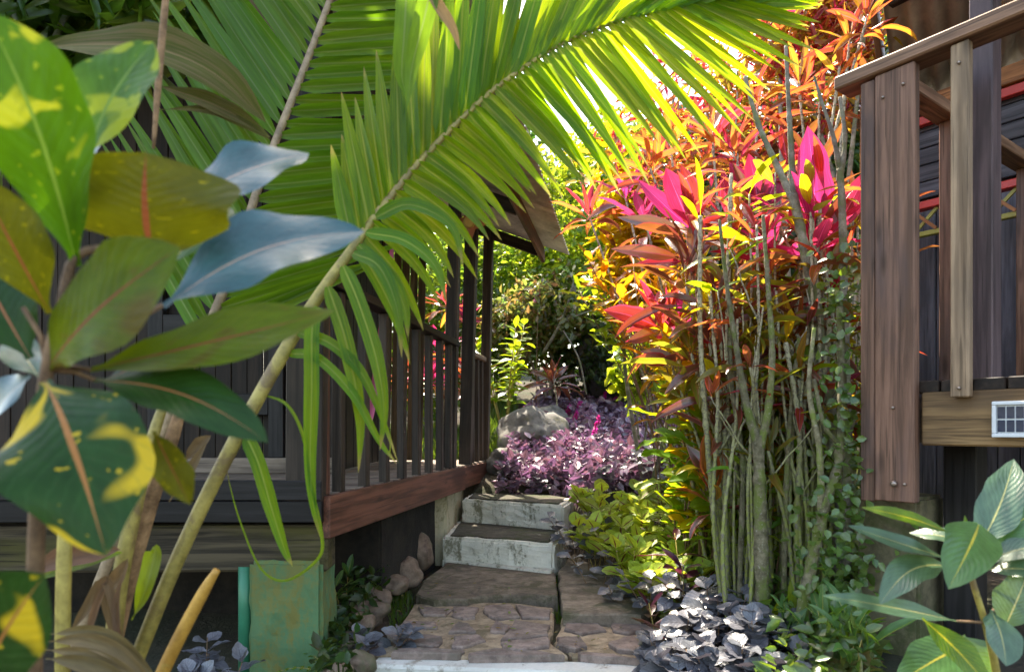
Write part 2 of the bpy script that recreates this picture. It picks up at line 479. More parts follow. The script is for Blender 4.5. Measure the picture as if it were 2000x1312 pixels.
# shrubs
M['yellow'] = leafmat('croton_yellow', (0.42, 0.30, 0.015), (0.90, 0.66, 0.02), mid=(0.55, 0.2, 0.03), rough=0.3, tr=0.5, jit=0.4, hue=0.03, veins=0.3)
M['gold'] = leafmat('croton_gold', (0.40, 0.18, 0.012), (0.92, 0.44, 0.02), mid=(0.5, 0.12, 0.03), rough=0.3, tr=0.5, jit=0.4, hue=0.03, veins=0.3)
M['lime'] = leafmat('lime_leaf', (0.13, 0.24, 0.015), (0.46, 0.62, 0.02), mid=(0.3, 0.4, 0.06), rough=0.3, tr=0.5, jit=0.4, hue=0.03, veins=0.2)
M['coleus'] = leafmat('coleus_leaf', (0.36, 0.48, 0.055), (0.60, 0.70, 0.06), mid=(0.16, 0.055, 0.02), midw=0.075, rough=0.45, tr=0.4, jit=0.35, hue=0.015, veins=0.45, vein_n=8, veincol=(0.28, 0.34, 0.06))
M['hemi'] = leafmat('silver_leaf', (0.155, 0.160, 0.185), (0.14, 0.12, 0.15), mid=(0.045, 0.045, 0.055), midw=0.03, rough=0.30, tr=0.15, jit=0.4, hue=0.03, veins=0.75, vein_n=7, veincol=(0.045, 0.045, 0.055), spec=0.6)
M['carpet'] = leafmat('purple_carpet', (0.29, 0.205, 0.285), (0.40, 0.17, 0.32), mid=(0.05, 0.02, 0.04), rough=0.24, tr=0.25, jit=0.8, hue=0.07, island=True, spec=0.7)
M['maroon'] = leafmat('maroon_leaf', (0.045, 0.010, 0.018), (0.20, 0.02, 0.04), rough=0.3, tr=0.3, jit=0.3)
M['flower'] = leafmat('magenta_bract', (0.50, 0.015, 0.25), (0.95, 0.05, 0.5), rough=0.4, tr=0.4, jit=0.3, island=True)
M['bg_green'] = leafmat('bank_green', (0.065, 0.13, 0.022), (0.34, 0.50, 0.04), rough=0.22, tr=0.5, jit=0.8, hue=0.03, island=True, spec=0.7)
M['bg_lime'] = leafmat('bank_lime', (0.10, 0.18, 0.022), (0.55, 0.68, 0.04), rough=0.22, tr=0.52, jit=0.8, hue=0.03, island=True, spec=0.7)
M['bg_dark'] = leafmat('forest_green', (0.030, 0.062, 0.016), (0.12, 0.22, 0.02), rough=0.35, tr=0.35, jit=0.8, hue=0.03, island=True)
M['bg_rust'] = leafmat('copper_leaf', (0.20, 0.070, 0.020), (0.78, 0.28, 0.045), rough=0.24, tr=0.5, jit=0.9, hue=0.08, island=True, spec=0.6)
M['bg_mix'] = leafmat('bank_red_green', (0.15, 0.165, 0.055), (0.52, 0.50, 0.10), rough=0.26, tr=0.4, jit=0.8, hue=0.10, island=True, spec=0.7)
M['vine'] = leafmat('vine_leaf', (0.095, 0.17, 0.040), (0.30, 0.46, 0.03), rough=0.2, tr=0.3, jit=0.6, hue=0.02, island=True, spec=0.8)
M['grass'] = leafmat('grass', (0.060, 0.13, 0.018), (0.24, 0.40, 0.03), rough=0.4, tr=0.4, jit=0.6, hue=0.02, island=True)
# timber
M['w_dark'] = woodmat('dark_stained_timber', (0.030, 0.021, 0.016), (0.056, 0.039, 0.030), rough=0.55)
M['w_black'] = woodmat('black_stained_timber', (0.009, 0.0085, 0.010), (0.020, 0.018, 0.020), rough=0.5)
M['w_red'] = woodmat('red_brown_timber', (0.105, 0.040, 0.026), (0.175, 0.068, 0.044), rough=0.5)
M['w_rot'] = woodmat('weathered_beam', (0.035, 0.028, 0.019), (0.085, 0.066, 0.040), c=(0.075, 0.068, 0.015), rough=0.9, bump=0.9)
M['w_floor'] = woodmat('worn_floor_plank', (0.16, 0.12, 0.095), (0.26, 0.205, 0.16), rough=0.7)
M['w_tan'] = woodmat('tan_slat', (0.12, 0.085, 0.050), (0.20, 0.145, 0.088), rough=0.7)
M['w_wall'] = woodmat('brown_wall_board', (0.015, 0.0085, 0.006), (0.027, 0.016, 0.011), rough=0.6)
M['w_post'] = woodmat('brown_post_board', (0.120, 0.062, 0.042), (0.195, 0.104, 0.072), c=(0.075, 0.050, 0.050), rough=0.55)
M['w_rail'] = woodmat('brown_handrail', (0.165, 0.085, 0.050), (0.26, 0.145, 0.09), rough=0.5)
M['w_pale'] = woodmat('pale_baluster', (0.20, 0.130, 0.080), (0.31, 0.215, 0.14), c=(0.12, 0.085, 0.06), rough=0.6)
M['w_beam'] = woodmat('golden_beam', (0.155, 0.088, 0.038), (0.27, 0.165, 0.075), c=(0.095, 0.055, 0.03), rough=0.6)
M['w_orange'] = woodmat('orange_timber', (0.28, 0.105, 0.038), (0.42, 0.18, 0.07), rough=0.5)
M['w_purple'] = woodmat('violet_brown_post', (0.066, 0.043, 0.048), (0.105, 0.070, 0.076), rough=0.45)
M['w_blue'] = woodmat('slate_wall_board', (0.055, 0.054, 0.075), (0.09, 0.088, 0.115), rough=0.5, knots=False)
M['red_paint'] = plainmat('red_paint', (0.52, 0.035, 0.030), 0.4)
M['pink_paint'] = plainmat('magenta_red_paint', (0.30, 0.045, 0.075), 0.45)
M['olive_paint'] = plainmat('olive_yellow_paint', (0.34, 0.30, 0.06), 0.5)
M['pink_cloth'] = plainmat('pink_cloth', (0.55, 0.12, 0.24), 0.8)
M['rust'] = plainmat('rust_orange_star', (0.35, 0.12, 0.045), 0.6)
M['yellow_paint'] = plainmat('ochre_disc', (0.50, 0.32, 0.07), 0.6)
M['tin'] = stonemat('corrugated_tin', (0.46, 0.42, 0.37), (0.60, 0.56, 0.50), moss=(0.33, 0.25, 0.18), moss_amt=0.2, scale=3.5, rough=0.6, bump=0.1)
M['tin_r'] = stonemat('corrugated_tin_brown', (0.48, 0.43, 0.39), (0.58, 0.53, 0.48), moss=(0.36, 0.29, 0.24), moss_amt=0.2, scale=3.5, rough=0.6, bump=0.1)
M['white_mold'] = moldpaint('white_painted_concrete', (0.80, 0.77, 0.68), (0.13, 0.12, 0.06), 0.25, 9.0)
M['cream_mold'] = moldpaint('cream_painted_wall', (0.62, 0.55, 0.38), (0.13, 0.12, 0.04), 0.38, 6.0)
M['kerb_paint'] = moldpaint('white_kerb_paint', (0.70, 0.69, 0.64), (0.25, 0.21, 0.16), 0.16, 9.0)
M['green_paint'] = moldpaint('green_painted_concrete', (0.085, 0.19, 0.085), (0.17, 0.145, 0.03), 0.42, 5.0)
M['green_pipe'] = plainmat('green_pipe', (0.03, 0.20, 0.11), 0.4)
M['tread'] = stonemat('dark_tread', (0.055, 0.048, 0.036), (0.10, 0.088, 0.065), moss=(0.045, 0.055, 0.02), moss_amt=0.5, scale=12, rough=0.95)
M['flag'] = stonemat('dark_flagstone', (0.16, 0.122, 0.090), (0.265, 0.208, 0.155), moss=(0.095, 0.085, 0.045), moss_amt=0.5, scale=10, rough=0.9, bump=0.8)
M['mortar'] = stonemat('tan_mortar', (0.30, 0.22, 0.14), (0.44, 0.33, 0.22), moss=(0.20, 0.155, 0.09), moss_amt=0.4, scale=14, rough=0.95, bump=0.7)
M['crazy'] = stonemat('brown_crazy_paving', (0.175, 0.125, 0.105), (0.26, 0.195, 0.165), moss=(0.15, 0.118, 0.096), moss_amt=0.35, scale=14, rough=0.8, bump=0.5)
M['cobble'] = stonemat('river_stone', (0.15, 0.098, 0.068), (0.25, 0.175, 0.128), moss=(0.11, 0.105, 0.055), moss_amt=0.4, scale=11, rough=0.75, bump=0.4)
M['rock'] = stonemat('grey_boulder', (0.105, 0.10, 0.092), (0.20, 0.192, 0.178), moss=(0.13, 0.125, 0.07), moss_amt=0.45, scale=5, rough=0.9, bump=0.9)
M['dark_rock'] = stonemat('dark_boulder', (0.030, 0.030, 0.038), (0.070, 0.066, 0.072), scale=5, rough=0.8, bump=0.9)
M['footing'] = stonemat('olive_footing', (0.115, 0.100, 0.058), (0.18, 0.155, 0.09), moss=(0.075, 0.085, 0.03), moss_amt=0.5, scale=9, rough=0.9, bump=0.6)
M['void_dark'] = stonemat('under_deck_dark', (0.008, 0.006, 0.005), (0.022, 0.017, 0.012), scale=6, rough=1.0)  # near black, shade under the deck put into the colour
M['wall_pale'] = plainmat('pale_plaster', (0.46, 0.45, 0.43), 0.8)
M['pipe'] = plainmat('grey_pipe', (0.42, 0.41, 0.38), 0.5)
M['wicker'] = plainmat('black_wicker', (0.030, 0.028, 0.032), 0.45, scale=60, var=0.6)
M['sol_frame'] = plainmat('white_plastic', (0.62, 0.66, 0.70), 0.35, var=0.08)
M['sol_body'] = plainmat('grey_plastic', (0.10, 0.11, 0.12), 0.4, var=0.1)
M['sol_cell'] = plainmat('solar_cell', (0.014, 0.030, 0.075), 0.12, var=0.3, scale=30)
M['bolt'] = plainmat('bolt', (0.35, 0.28, 0.24), 0.4, 0.8)

# ------------------------------------------------------------------ leaf shapes
def profile(kind, u):
    if kind == 'strap':            # cordyline: stalk, long lance
        if u < 0.14: return 0.16 - 0.05 * u / 0.14
        t = (u - 0.14) / 0.86
        return max(0.0, 0.11 * (1 - t) + 1.02 * (math.sin(math.pi * t ** 0.78)) ** 0.9)
    if kind == 'broad':            # croton: obovate, short stalk
        if u < 0.07: return 0.10
        t = (u - 0.07) / 0.93
        return max(0.0, 0.06 * (1 - t) + (math.sin(math.pi * t ** 1.22)) ** 0.72)
    if kind == 'ovate':            # coleus, silver plant
        if u < 0.10: return 0.09
        t = (u - 0.10) / 0.90
        return max(0.0, 0.05 * (1 - t) + (math.sin(math.pi * t ** 0.72)) ** 0.85)
    if kind == 'lance':
        if u < 0.06: return 0.10
        t = (u - 0.06) / 0.94
        return max(0.0, (math.sin(math.pi * t ** 0.95)) ** 0.8)
    if kind == 'leaflet':          # palm: linear, long taper
        a = min(1.0, (u + 0.02) / 0.10)
        b = 1.0 if u < 0.45 else max(0.0, (1 - (u - 0.45) / 0.55)) ** 0.75
        return a ** 0.6 * b
    return math.sin(math.pi * u)

def blade(name, mat, path, normals, width, kind='broad', nw=4, fold=0.18, wave=0.0, wn=3.0, seed=0, teeth=0.0, ragged=0.0):
    """a leaf blade along a path of points; width in metres at its widest; returns verts, faces, uv"""
    V, Fc, UV = [], [], []
    n = len(path)
    rr = random.Random(seed)
    ph = rr.random() * 6.28
    for i, p in enumerate(path):
        u = i / (n - 1)
        t = (path[min(i + 1, n - 1)] - path[max(i - 1, 0)]).normalized()
        N = normals[i] - t * normals[i].dot(t)
        N.normalize()
        B = N.cross(t)
        w = width * 0.5 * profile(kind, u)
        if teeth and 0 < i < n - 1: w *= 1 + (teeth if i % 2 else -teeth)
        wl = wr = w
        if ragged:
            wl = w * (1 + ragged * noise.noise(Vector((u * 4.5, seed * 3.7, 0.0)))); wr = w * (1 + ragged * noise.noise(Vector((u * 4.5, seed * 3.7, 5.0))))
        for k in range(nw + 1):
            s = -1 + 2 * k / nw
            w = wl if s < 0 else wr
            lift = abs(s) * fold * w + wave * width * (s * s) * math.sin(wn * 6.28 * u + ph + (1.3 if s > 0 else 0)) * math.sin(math.pi * u) ** 0.5
            V.append(p + B * (s * w) + N * lift)
            UV.append((u, 0.5 + s * 0.5))
    for i in range(n - 1):
        for k in range(nw):
            a = i * (nw + 1) + k
            Fc.append((a, a + 1, a + nw + 2, a + nw + 1))
    return V, Fc, UV

LEAFMESH = {}
def leaf_mesh(kind, mat, var):
    """shared leaf mesh: unit length along X, unit width"""
    key = (kind, mat, var)
    if key in LEAFMESH: return LEAFMESH[key]
    rr = random.Random(hash((kind, var)) & 0xffff if False else (len(kind) * 131 + var * 17))
    par = {'strap': (10, 0.10, 0.55, 0.55, 0.04), 'broad': (8, 0.06, 0.28, 0.30, 0.08), 'ovate': (8, 0.0, 0.30, 0.28, 0.04),
           'lance': (8, 0.02, 0.40, 0.40, 0.03), 'leaflet': (8, 0.0, 0.5, 0.3, 0.0)}[kind]
    n, d0, d1, fold, wave = par
    k_ = {'strap': 0.16, 'broad': 0.32, 'ovate': 0.6, 'lance': 0.22, 'leaflet': 0.1}[kind]
    fold *= k_; wave *= k_ * 1.6
    droop = d0 + (d1 - d0) * (var / 3.0) * rr.uniform(0.8, 1.1)
    twist = rr.uniform(-0.8, 0.8) * k_
    bendy = rr.uniform(-0.10, 0.10)
    path, nor = [], []
    x = z = 0.0
    for i in range(n + 1):
        u = i / n
        an = -droop * 2.0 * u ** 1.3
        path.append(Vector((x, bendy * u * u, z)))
        tw = twist * u
        nn = Vector((-math.sin(an), 0, math.cos(an)))
        nor.append((nn * math.cos(tw) + Vector((0, 1, 0)) * math.sin(tw)).normalized())
        x += math.cos(an) / n; z += math.sin(an) / n
    V, Fc, UV = blade('leaf', None, path, nor, 1.0, kind, 4 if kind != 'leaflet' else 2, fold, wave, 2.5, var, 0.05 if kind == 'ovate' else 0.0)
    # width axis is scaled separately: fold lift follows width
    me = mesh_of('leaf_' + kind, V, Fc, M[mat], UV)
    LEAFMESH[key] = me
    return me

def put_leaf(parent, p, d, nrm, L, wd, kind, mat, var=None, name='leaf'):
    me = leaf_mesh(kind, mat, rnd.randrange(4) if var is None else var)
    m = frame(p, d, nrm) @ Matrix.Diagonal((L, wd, L * 0.9, 1))
    return link(name, me, parent, m)

def sph(az, el):
    return Vector((math.cos(el) * math.cos(az), math.cos(el) * math.sin(az), math.sin(el)))

# ------------------------------------------------------------------ ground
def h(x, y):
    ys = [-80, 0, 3.3, 4.35, 5.2, 6.5, 8.0, 9.2, 12, 18, 40, 90]
    zs = [-1.2, -0.05, -0.03, 0.0, 0.36, 0.62, 0.98, 1.30, 1.75, 2.6, 4.5, 7]
    b = float(np.interp(y, ys, zs))
    if x < -0.25:
        low = float(np.interp(y, [-80, 3, 5, 6.2, 7.0, 9, 12, 90], [-1.2, -0.10, 0.02, 0.30, 0.66, 0.85, 1.5, 7]))
        k = min(1.0, (-0.25 - x) / 0.35)
        b = b * (1 - k) + low * k
    if x > 0.55 and y < 6:
        b += min(0.22, (x - 0.55) * 0.16)
    if -0.75 < x < 0.52 and y < 5.75:
        k = min(1.0, (0.52 - x) / 0.12, (5.75 - y) / 0.25)
        b = b * (1 - k) + min(b, -0.04) * k
    b += 0.035 * noise.noise(Vector((x * 1.7, y * 1.7, 0))) + 0.015 * noise.noise(Vector((x * 5, y * 5, 3)))
    return b

def axis(lo, hi, a, b, fine, grow):
    v = list(np.arange(a, b, fine))
    s, x = fine, a
    left = []
    while x > lo:
        s *= grow; x -= s; left.append(x)
    s, x = fine, v[-1]
    right = []
    while x < hi:
        s *= grow; x += s; right.append(x)
    return left[::-1] + v + right

xs = axis(-90, 90, -3.5, 4.0, 0.09, 1.3)
ys = axis(-70, 95, 1.5, 11.0, 0.09, 1.3)
GV = [(x, y, h(x, y)) for y in ys for x in xs]
nx = len(xs)
GF = [(j * nx + i, j * nx + i + 1, (j + 1) * nx + i + 1, (j + 1) * nx + i) for j in range(len(ys) - 1) for i in range(nx - 1)]
ground = link('ground', mesh_of('ground', GV, GF, M['soil']))
tag(ground, 'dark leafy soil rising from the path to the bank behind', kind='structure')

# ------------------------------------------------------------------ path: slabs, steps, kerb
def z6(x, y):
    return (600 + x / 2.84, 850 + y / 2.84)

def slab(name, poly, th, mat, parent=None, jit=0.008, bev=0.008, seed=1, sub=3):
    """an irregular stone: poly of world points (top face), thickness th"""
    rr = random.Random(seed)
    ctr = sum((Vector(p) for p in poly), Vector()) / len(poly)
    ring = []
    for i, p in enumerate(poly):
        a, b = Vector(p), Vector(poly[(i + 1) % len(poly)])
        for k in range(sub):
            q = a.lerp(b, k / sub)
            q += Vector((rr.uniform(-jit, jit), rr.uniform(-jit, jit), 0))
            ring.append(q - ctr)
    n = len(ring)
    V, Fc = [], []
    inner = [r * 0.62 + Vector((0, 0, rr.uniform(-0.003, 0.004))) for r in ring]
    top = [r * (1 - bev / max(0.05, r.length)) for r in ring]
    V += [Vector((0, 0, 0.002))] + inner + top + [r - Vector((0, 0, bev)) for r in ring] + [r - Vector((0, 0, th)) for r in ring]
    for i in range(n):
        j = (i + 1) % n
        Fc.append((0, 1 + i, 1 + j))
        for a in range(3):
            Fc.append((1 + a * n + i, 1 + (a + 1) * n + i, 1 + (a + 1) * n + j, 1 + a * n + j))
    me = mesh_of(name, V, Fc, mat, None, smooth=False)
    bm = bmesh.new(); bm.from_mesh(me); bmesh.ops.recalc_face_normals(bm, faces=bm.faces); bm.to_mesh(me); bm.free()
    return link(name, me, parent, Matrix.Translation(ctr))

path = link('path', None, None, Matrix.Translation((0, 3.2, 0)))
tag(path, 'garden path of flagstones and mortar leading to the steps', kind='structure')
Z1 = 0.05
def zp(lst, z):
    return [G(*z6(x, y), z) for x, y in lst]
slab('flagstone', zp([(780, 700), (1080, 730), (1370, 762), (1390, 888), (1200, 880), (1000, 890), (880, 905), (700, 912), (600, 880), (640, 800)], Z1), 0.13, M['flag'], path, 0.012, seed=3)
tilt = [G(*z6(x, y), Z1 + 0.02) for x, y in [(1395, 750), (1480, 650), (1640, 690), (1800, 790), (1975, 905), (1850, 992), (1405, 985), (1405, 860)]]
slab('flagstone', tilt, 0.16, M['flag'], path, 0.014, seed=4)
ZM = 0.015
slab('mortar_bed', zp([(590, 935), (900, 925), (1130, 925), (1368, 955), (1362, 1090), (1345, 1150), (1450, 1222), (900, 1222), (380, 1208), (490, 1080)], ZM), 0.14, M['mortar'], path, 0.006, seed=5)
slab('mortar_bed', zp([(1405, 1008), (1850, 1008), (2020, 1080), (2080, 1262), (1480, 1224), (1360, 1150), (1398, 1090)], ZM - 0.006), 0.14, M['mortar'], path, 0.008, seed=6)
crazy = [
    [(610, 945), (800, 960), (770, 992), (640, 987)], [(815, 945), (950, 950), (930, 1000), (860, 1012), (800, 990)],
    [(980, 940), (1130, 932), (1180, 1002), (1040, 1010), (970, 970)], [(1150, 934), (1352, 962), (1350, 1004), (1192, 1002)],
    [(530, 1025), (720, 1030), (722, 1062), (540, 1062)], [(840, 1030), (900, 1040), (942, 1082), (780, 1082)],
    [(1040, 1020), (1130, 1050), (1090, 1087), (1010, 1080)], [(550, 1088), (750, 1108), (742, 1150), (700, 1165), (600, 1152), (510, 1115)],
    [(820, 1105), (950, 1098), (1000, 1128), (870, 1170), (805, 1165)], [(1150, 1018), (1350, 1048), (1330, 1098), (1200, 1118), (1070, 1126), (1112, 1080)],
    [(1072, 1140), (1335, 1112), (1345, 1158), (1200, 1184), (1090, 1178)], [(1392, 1112), (1520, 1107), (1552, 1160), (1480, 1176), (1385, 1152)],
    [(900, 1204), (1050, 1174), (1150, 1190), (1300, 1194), (1420, 1212), (900, 1218)], [(1670, 1140), (1800, 1102), (1890, 1150), (1850, 1190), (1720, 1180)],
    [(1500, 1196), (1700, 1208), (1850, 1236), (1520, 1214)], [(500, 1178), (700, 1176), (870, 1190), (830, 1206), (470, 1198)],
    [(1440, 1030), (1600, 1022), (1660, 1075), (1520, 1095), (1430, 1070)], [(1690, 1030), (1840, 1022), (1930, 1070), (1780, 1090), (1690, 1078)]]
for i, poly in enumerate(crazy):
    slab('paving_stone', zp(poly, ZM + (0.016 if i < 16 else 0.010)), 0.04, M['crazy'], path, 0.006, 0.006, seed=20 + i)

# white nosing at the near end of the path, top of a lower flight
ka, kb = G(735, 1282, 0.0), G(1310, 1302, 0.0)
kd = (kb - ka).normalized()
kn = Vector((kd.y, -kd.x, 0))
kerb = beam('kerb', ka + kn * 0.03 + Vector((0, 0, -0.055)), kb + kn * 0.03 + kd * 0.05 + Vector((0, 0, -0.055)), 0.13, 0.11, M['kerb_paint'], None, bev=0.012)
tag(kerb, 'white painted kerb along the near end of the stone path', kind='structure')
low = beam('step', ka + kn * 0.28 + Vector((0, 0, -0.21)), kb + kn * 0.28 + kd * 0.2 + Vector((0, 0, -0.21)), 0.50, 0.16, M['kerb_paint'], None, bev=0.012)
tag(low, 'white painted step below the kerb of the stone path', kind='structure')

# two concrete steps with dark treads let into white rims
def solid(name, top, th, mat, parent, bev=0.012, sub=5, seed=0, rough=0.006):
    """block below a quad of top points, edges worn"""
    bm = bmesh.new()
    ctr = sum(top, Vector()) / len(top)
    tv = [bm.verts.new(p - ctr) for p in top]
    bv = [bm.verts.new(p - ctr - Vector((0, 0, th))) for p in top]
    n = len(top)
    bm.faces.new(tv); bm.faces.new(bv[::-1])
    for i in range(n):
        bm.faces.new((tv[i], bv[i], bv[(i + 1) % n], tv[(i + 1) % n]))
    bmesh.ops.recalc_face_normals(bm, faces=bm.faces)
    bmesh.ops.bevel(bm, geom=list(bm.edges), offset=bev, segments=2, affect='EDGES')
    bmesh.ops.subdivide_edges(bm, edges=[e for e in bm.edges if e.calc_length() > 0.12], cuts=sub, use_grid_fill=True)
    for v in bm.verts:
        v.co += Vector(v.normal) * (rough * noise.noise((v.co + ctr) * 9 + Vector((seed, 0, 0))) + rough * 0.7 * noise.noise((v.co + ctr) * 31))
    me = bpy.data.meshes.new(name); bm.to_mesh(me); bm.free()
    me.materials.append(mat)
    return link(name, me, parent, Matrix.Translation(ctr))

steps = thing('garden_steps', (0, 4.8, 0), 'two moss stained white concrete steps with dark treads beside the veranda', 'steps')
zs1, zs2 = 0.41, 0.22
s1 = [G(*z6(858, 352), zs1), G(*z6(1420, 388), zs1), G(*z6(1482, 352), zs1), G(*z6(960, 284), zs1)]
b1 = solid('upper_step', s1, 0.40, M['white_mold'], steps, seed=1, bev=0.018, sub=12, rough=0.012)
def inset(q, k, dz):
    c = sum(q, Vector()) / len(q)
    return [c + (p - c) * (1 - k / (p - c).length) + Vector((0, 0, dz)) for p in q]
slab('tread', inset(s1, 0.065, 0.010), 0.02, M['tread'], b1, 0.010, 0.003, seed=31, sub=6)
s2 = [G(*z6(750, 562), zs2), G(*z6(1372, 602), zs2), G(*z6(1436, 532), zs2), G(*z6(850, 455), zs2)]
b2 = solid('lower_step', s2, 0.24, M['white_mold'], steps, seed=2, bev=0.018, sub=12, rough=0.012)
slab('tread', inset([s2[0], s2[1], s2[2], s2[3]], 0.07, 0.010), 0.02, M['tread'], b2, 0.010, 0.003, seed=32, sub=6)
b3 = solid('painted_footing', [G(*z6(748, 690), Z1 + 0.012), G(*z6(1350, 757), Z1 + 0.012), G(*z6(1372, 735), Z1 + 0.012), G(*z6(770, 668), Z1 + 0.012)], 0.08, M['white_mold'], steps, seed=3, bev=0.006)

# river stones edging the path
stones = [(640, 632, 62, 102, 4.55), (562, 752, 80, 84, 4.15), (490, 815, 84, 56, 3.9), (392, 893, 78, 68, 3.62), (352, 968, 98, 72, 3.40), (312, 1030, 74, 64, 3.22), (250, 1132, 84, 56, 3.0), (282, 1245, 98, 74, 2.78), (170, 1300, 80, 60, 2.66), (560, 640, 50, 50, 4.75)]
for i, (zx, zy, a, b, Y) in enumerate(stones):
    px, py = z6(zx, zy)
    c = W(px, py, Y)
    bm = bmesh.new()
    bmesh.ops.create_icosphere(bm, subdivisions=3, radius=1.0)
    sx, sz = a / 2.84 / F * Y, b / 2.84 / F * Y
    for v in bm.verts:
        k = 1 + 0.34 * noise.noise(v.co * 1.2 + Vector((i * 7.1, 0, 0))) + 0.10 * noise.noise(v.co * 2.8 + Vector((0, i * 3.0, 0))) + 0.03 * noise.noise(v.co * 8)
        v.co = Vector((v.co.x * sx, v.co.y * max(sx, sz) * 0.95, v.co.z * sz)) * k
    me = bpy.data.meshes.new('river_stone'); bm.to_mesh(me); bm.free()
    me.polygons.foreach_set('use_smooth', [True] * len(me.polygons)); me.materials.append(M['cobble'])
    o = link('river_stone', me, None, Matrix.Translation(c))
    lab = 'rounded brown river stone in the row edging the path beneath the veranda'
    if i == 0: lab = 'tall upright brown river stone leaning on the cream wall beside the steps'
    o.matrix_basis = Matrix.Translation(c - Vector((0, 0, 0.012))); tag(o, lab, 'stone', 'river stones edging the path')

# water pipe behind the top step
pp = [W(915, 950, 6.2), W(990, 943, 6.3), W(1055, 938, 6.4), W(1130, 936, 6.5)]
tag(tube('water_pipe', pp, [0.014] * 4, M['pipe']), 'thin grey pipe lying on the soil behind the top step', 'pipe')

# ------------------------------------------------------------------ left cabin with veranda
A0 = Vector((-0.79, 2.9, 0)); DV = Vector((0.412, 2.4, 0))      # front edge of the veranda, per unit t
dvn = DV.normalized()
out = Vector((dvn.y, -dvn.x, 0))                                 # outwards, to the path
FL = 0.67
def VP(t, o=0.0, z=FL):
    p = A0 + DV * t + out * o
    return Vector((p.x, p.y, z))
cab = thing('wooden_cabin', (-1.6, 4.5, 0.2), 'dark timber cabin with railed veranda and tin roof left of the steps', 'cabin')
beam('fascia_board', VP(0.0, 0.0, FL - 0.09), VP(1.0, 0.0, FL - 0.09), 0.035, 0.18, M['w_red'], cab)
beam('fascia_board', VP(1.003, -0.03, FL - 0.095), VP(1.40, -0.03, FL - 0.095), 0.035, 0.17, M['w_red'], cab)
beam('fascia_board', VP(1.403, -0.02, FL - 0.085), VP(1.53, -0.02, FL - 0.085), 0.045, 0.18, M['w_rot'], cab)
# floor planks running in from the edge
npl = 27
for i in range(npl):
    t = 0.012 + i * (1.50 / npl)
    y0 = VP(t, -0.025)
    beam('floor_plank', Vector((y0.x, y0.y + 0.06, FL - 0.012 - (i % 3) * 0.001)), Vector((y0.x - 2.6, y0.y + 0.06, FL - 0.012 - (i % 3) * 0.001)), 0.125, 0.024, M['w_floor'], cab, bev=0.003)
# railing
RT = FL + 0.96
lean = Vector((0.045, 0, 0))
for i, t in enumerate([0.10, 0.225, 0.345, 0.465, 0.58, 0.69, 0.80, 0.90]):
    beam('baluster', VP(t, -0.052, FL - 0.02), VP(t, -0.052, RT - 0.045), 0.045, 0.055, M['w_dark'], cab, up=dvn)
beam('handrail', VP(-0.02, -0.05, RT - 0.02), VP(0.97, -0.05, RT - 0.02), 0.085, 0.045, M['w_wall'], cab)
ROOFZ = CAMZ + 1.63
def post(t, o, w, ztop, mat='w_dark', ln=1.0):
    b = VP(t, o, FL - 0.015)
    p = Vector((b.x, b.y, ztop)) + lean * ln
    return beam('post', b, p, w, w, M[mat], cab, up=dvn)
post(0.955, -0.08, 0.085, ROOFZ + 0.27)
post(1.165, -0.08, 0.098, ROOFZ + 0.27, ln=1.3)
post(1.47, -0.08, 0.085, ROOFZ + 0.27, ln=1.0)
beam('handrail', VP(1.20, -0.08, RT - 0.02), VP(1.45, -0.08, RT - 0.02), 0.07, 0.04, M['w_pale'], cab)
for t in (1.26, 1.34, 1.41):
    beam('baluster', VP(t, -0.08, FL - 0.01), VP(t, -0.08, RT - 0.042), 0.04, 0.045, M['w_dark'], cab, up=dvn)
# front corner
fp = W(601, 938, 2.93)
beam('post', Vector((fp.x, fp.y, FL - 0.02)), Vector((fp.x + 0.02, fp.y, 3.4)), 0.155, 0.12, M['w_dark'], cab, up=(0, 1, 0))
beam('trim_board', VP(0.018, -0.045, FL + 0.001), VP(0.018, -0.045, 3.2), 0.06, 0.06, M['w_red'], cab, up=dvn)
# boards and old beam facing down the path
for (ya, yb, dy, mt) in ((937, 975, 0.0, 'w_black'), (977, 1018, 0.004, 'w_black')):
    za, zb = W(0, ya, 2.9).z, W(0, yb, 2.9).z
    beam('skirt_board', Vector((-2.6, 2.88 + dy, (za + zb) / 2)), Vector((-0.80, 2.88 + dy, (za + zb) / 2)), 0.035, za - zb, M[mt], cab, bev=0.003)
za, zb = W(0, 1028, 2.95).z, W(0, 1118, 2.95).z
beam('old_beam', Vector((-2.7, 2.99, (za + zb) / 2)), Vector((-0.79, 2.99, (za + zb) / 2 + 0.01)), 0.14, za - zb, M['w_rot'], cab, bev=0.012)
beam('joist', VP(0.08, -0.35, FL - 0.12), VP(1.45, -0.35, FL - 0.12), 0.08, 0.16, M['w_dark'], cab)
# front wall of the cabin, vertical boards and a dark door frame
wy = 4.55
for i in range(24):
    x = -3.6 + i * 0.105
    beam('wall_board', Vector((x, wy + (i % 2) * 0.004, FL + 0.10)), Vector((x, wy + (i % 2) * 0.004, 3.3)), 0.101, 0.02, M['w_wall'], cab, up=(0, 1, 0), bev=0.003)
beam('door_sill', Vector((-3.6, wy - 0.06, FL + 0.05)), Vector((-1.12, wy - 0.06, FL + 0.05)), 0.12, 0.10, M['w_floor'], cab)
for x in (-2.34, -1.55):
    beam('door_frame', Vector((x, wy - 0.05, FL + 0.10)), Vector((x, wy - 0.05, 2.75)), 0.10, 0.05, M['w_black'], cab, up=(0, 1, 0))
beam('door_frame', Vector((-2.29, wy - 0.05, 1.62)), Vector((-1.6, wy - 0.05, 1.62)), 0.05, 0.18, M['w_black'], cab)
beam('door_frame', Vector((-2.29, wy - 0.05, 1.12)), Vector((-1.6, wy - 0.05, 1.12)), 0.05, 0.14, M['w_black'], cab)
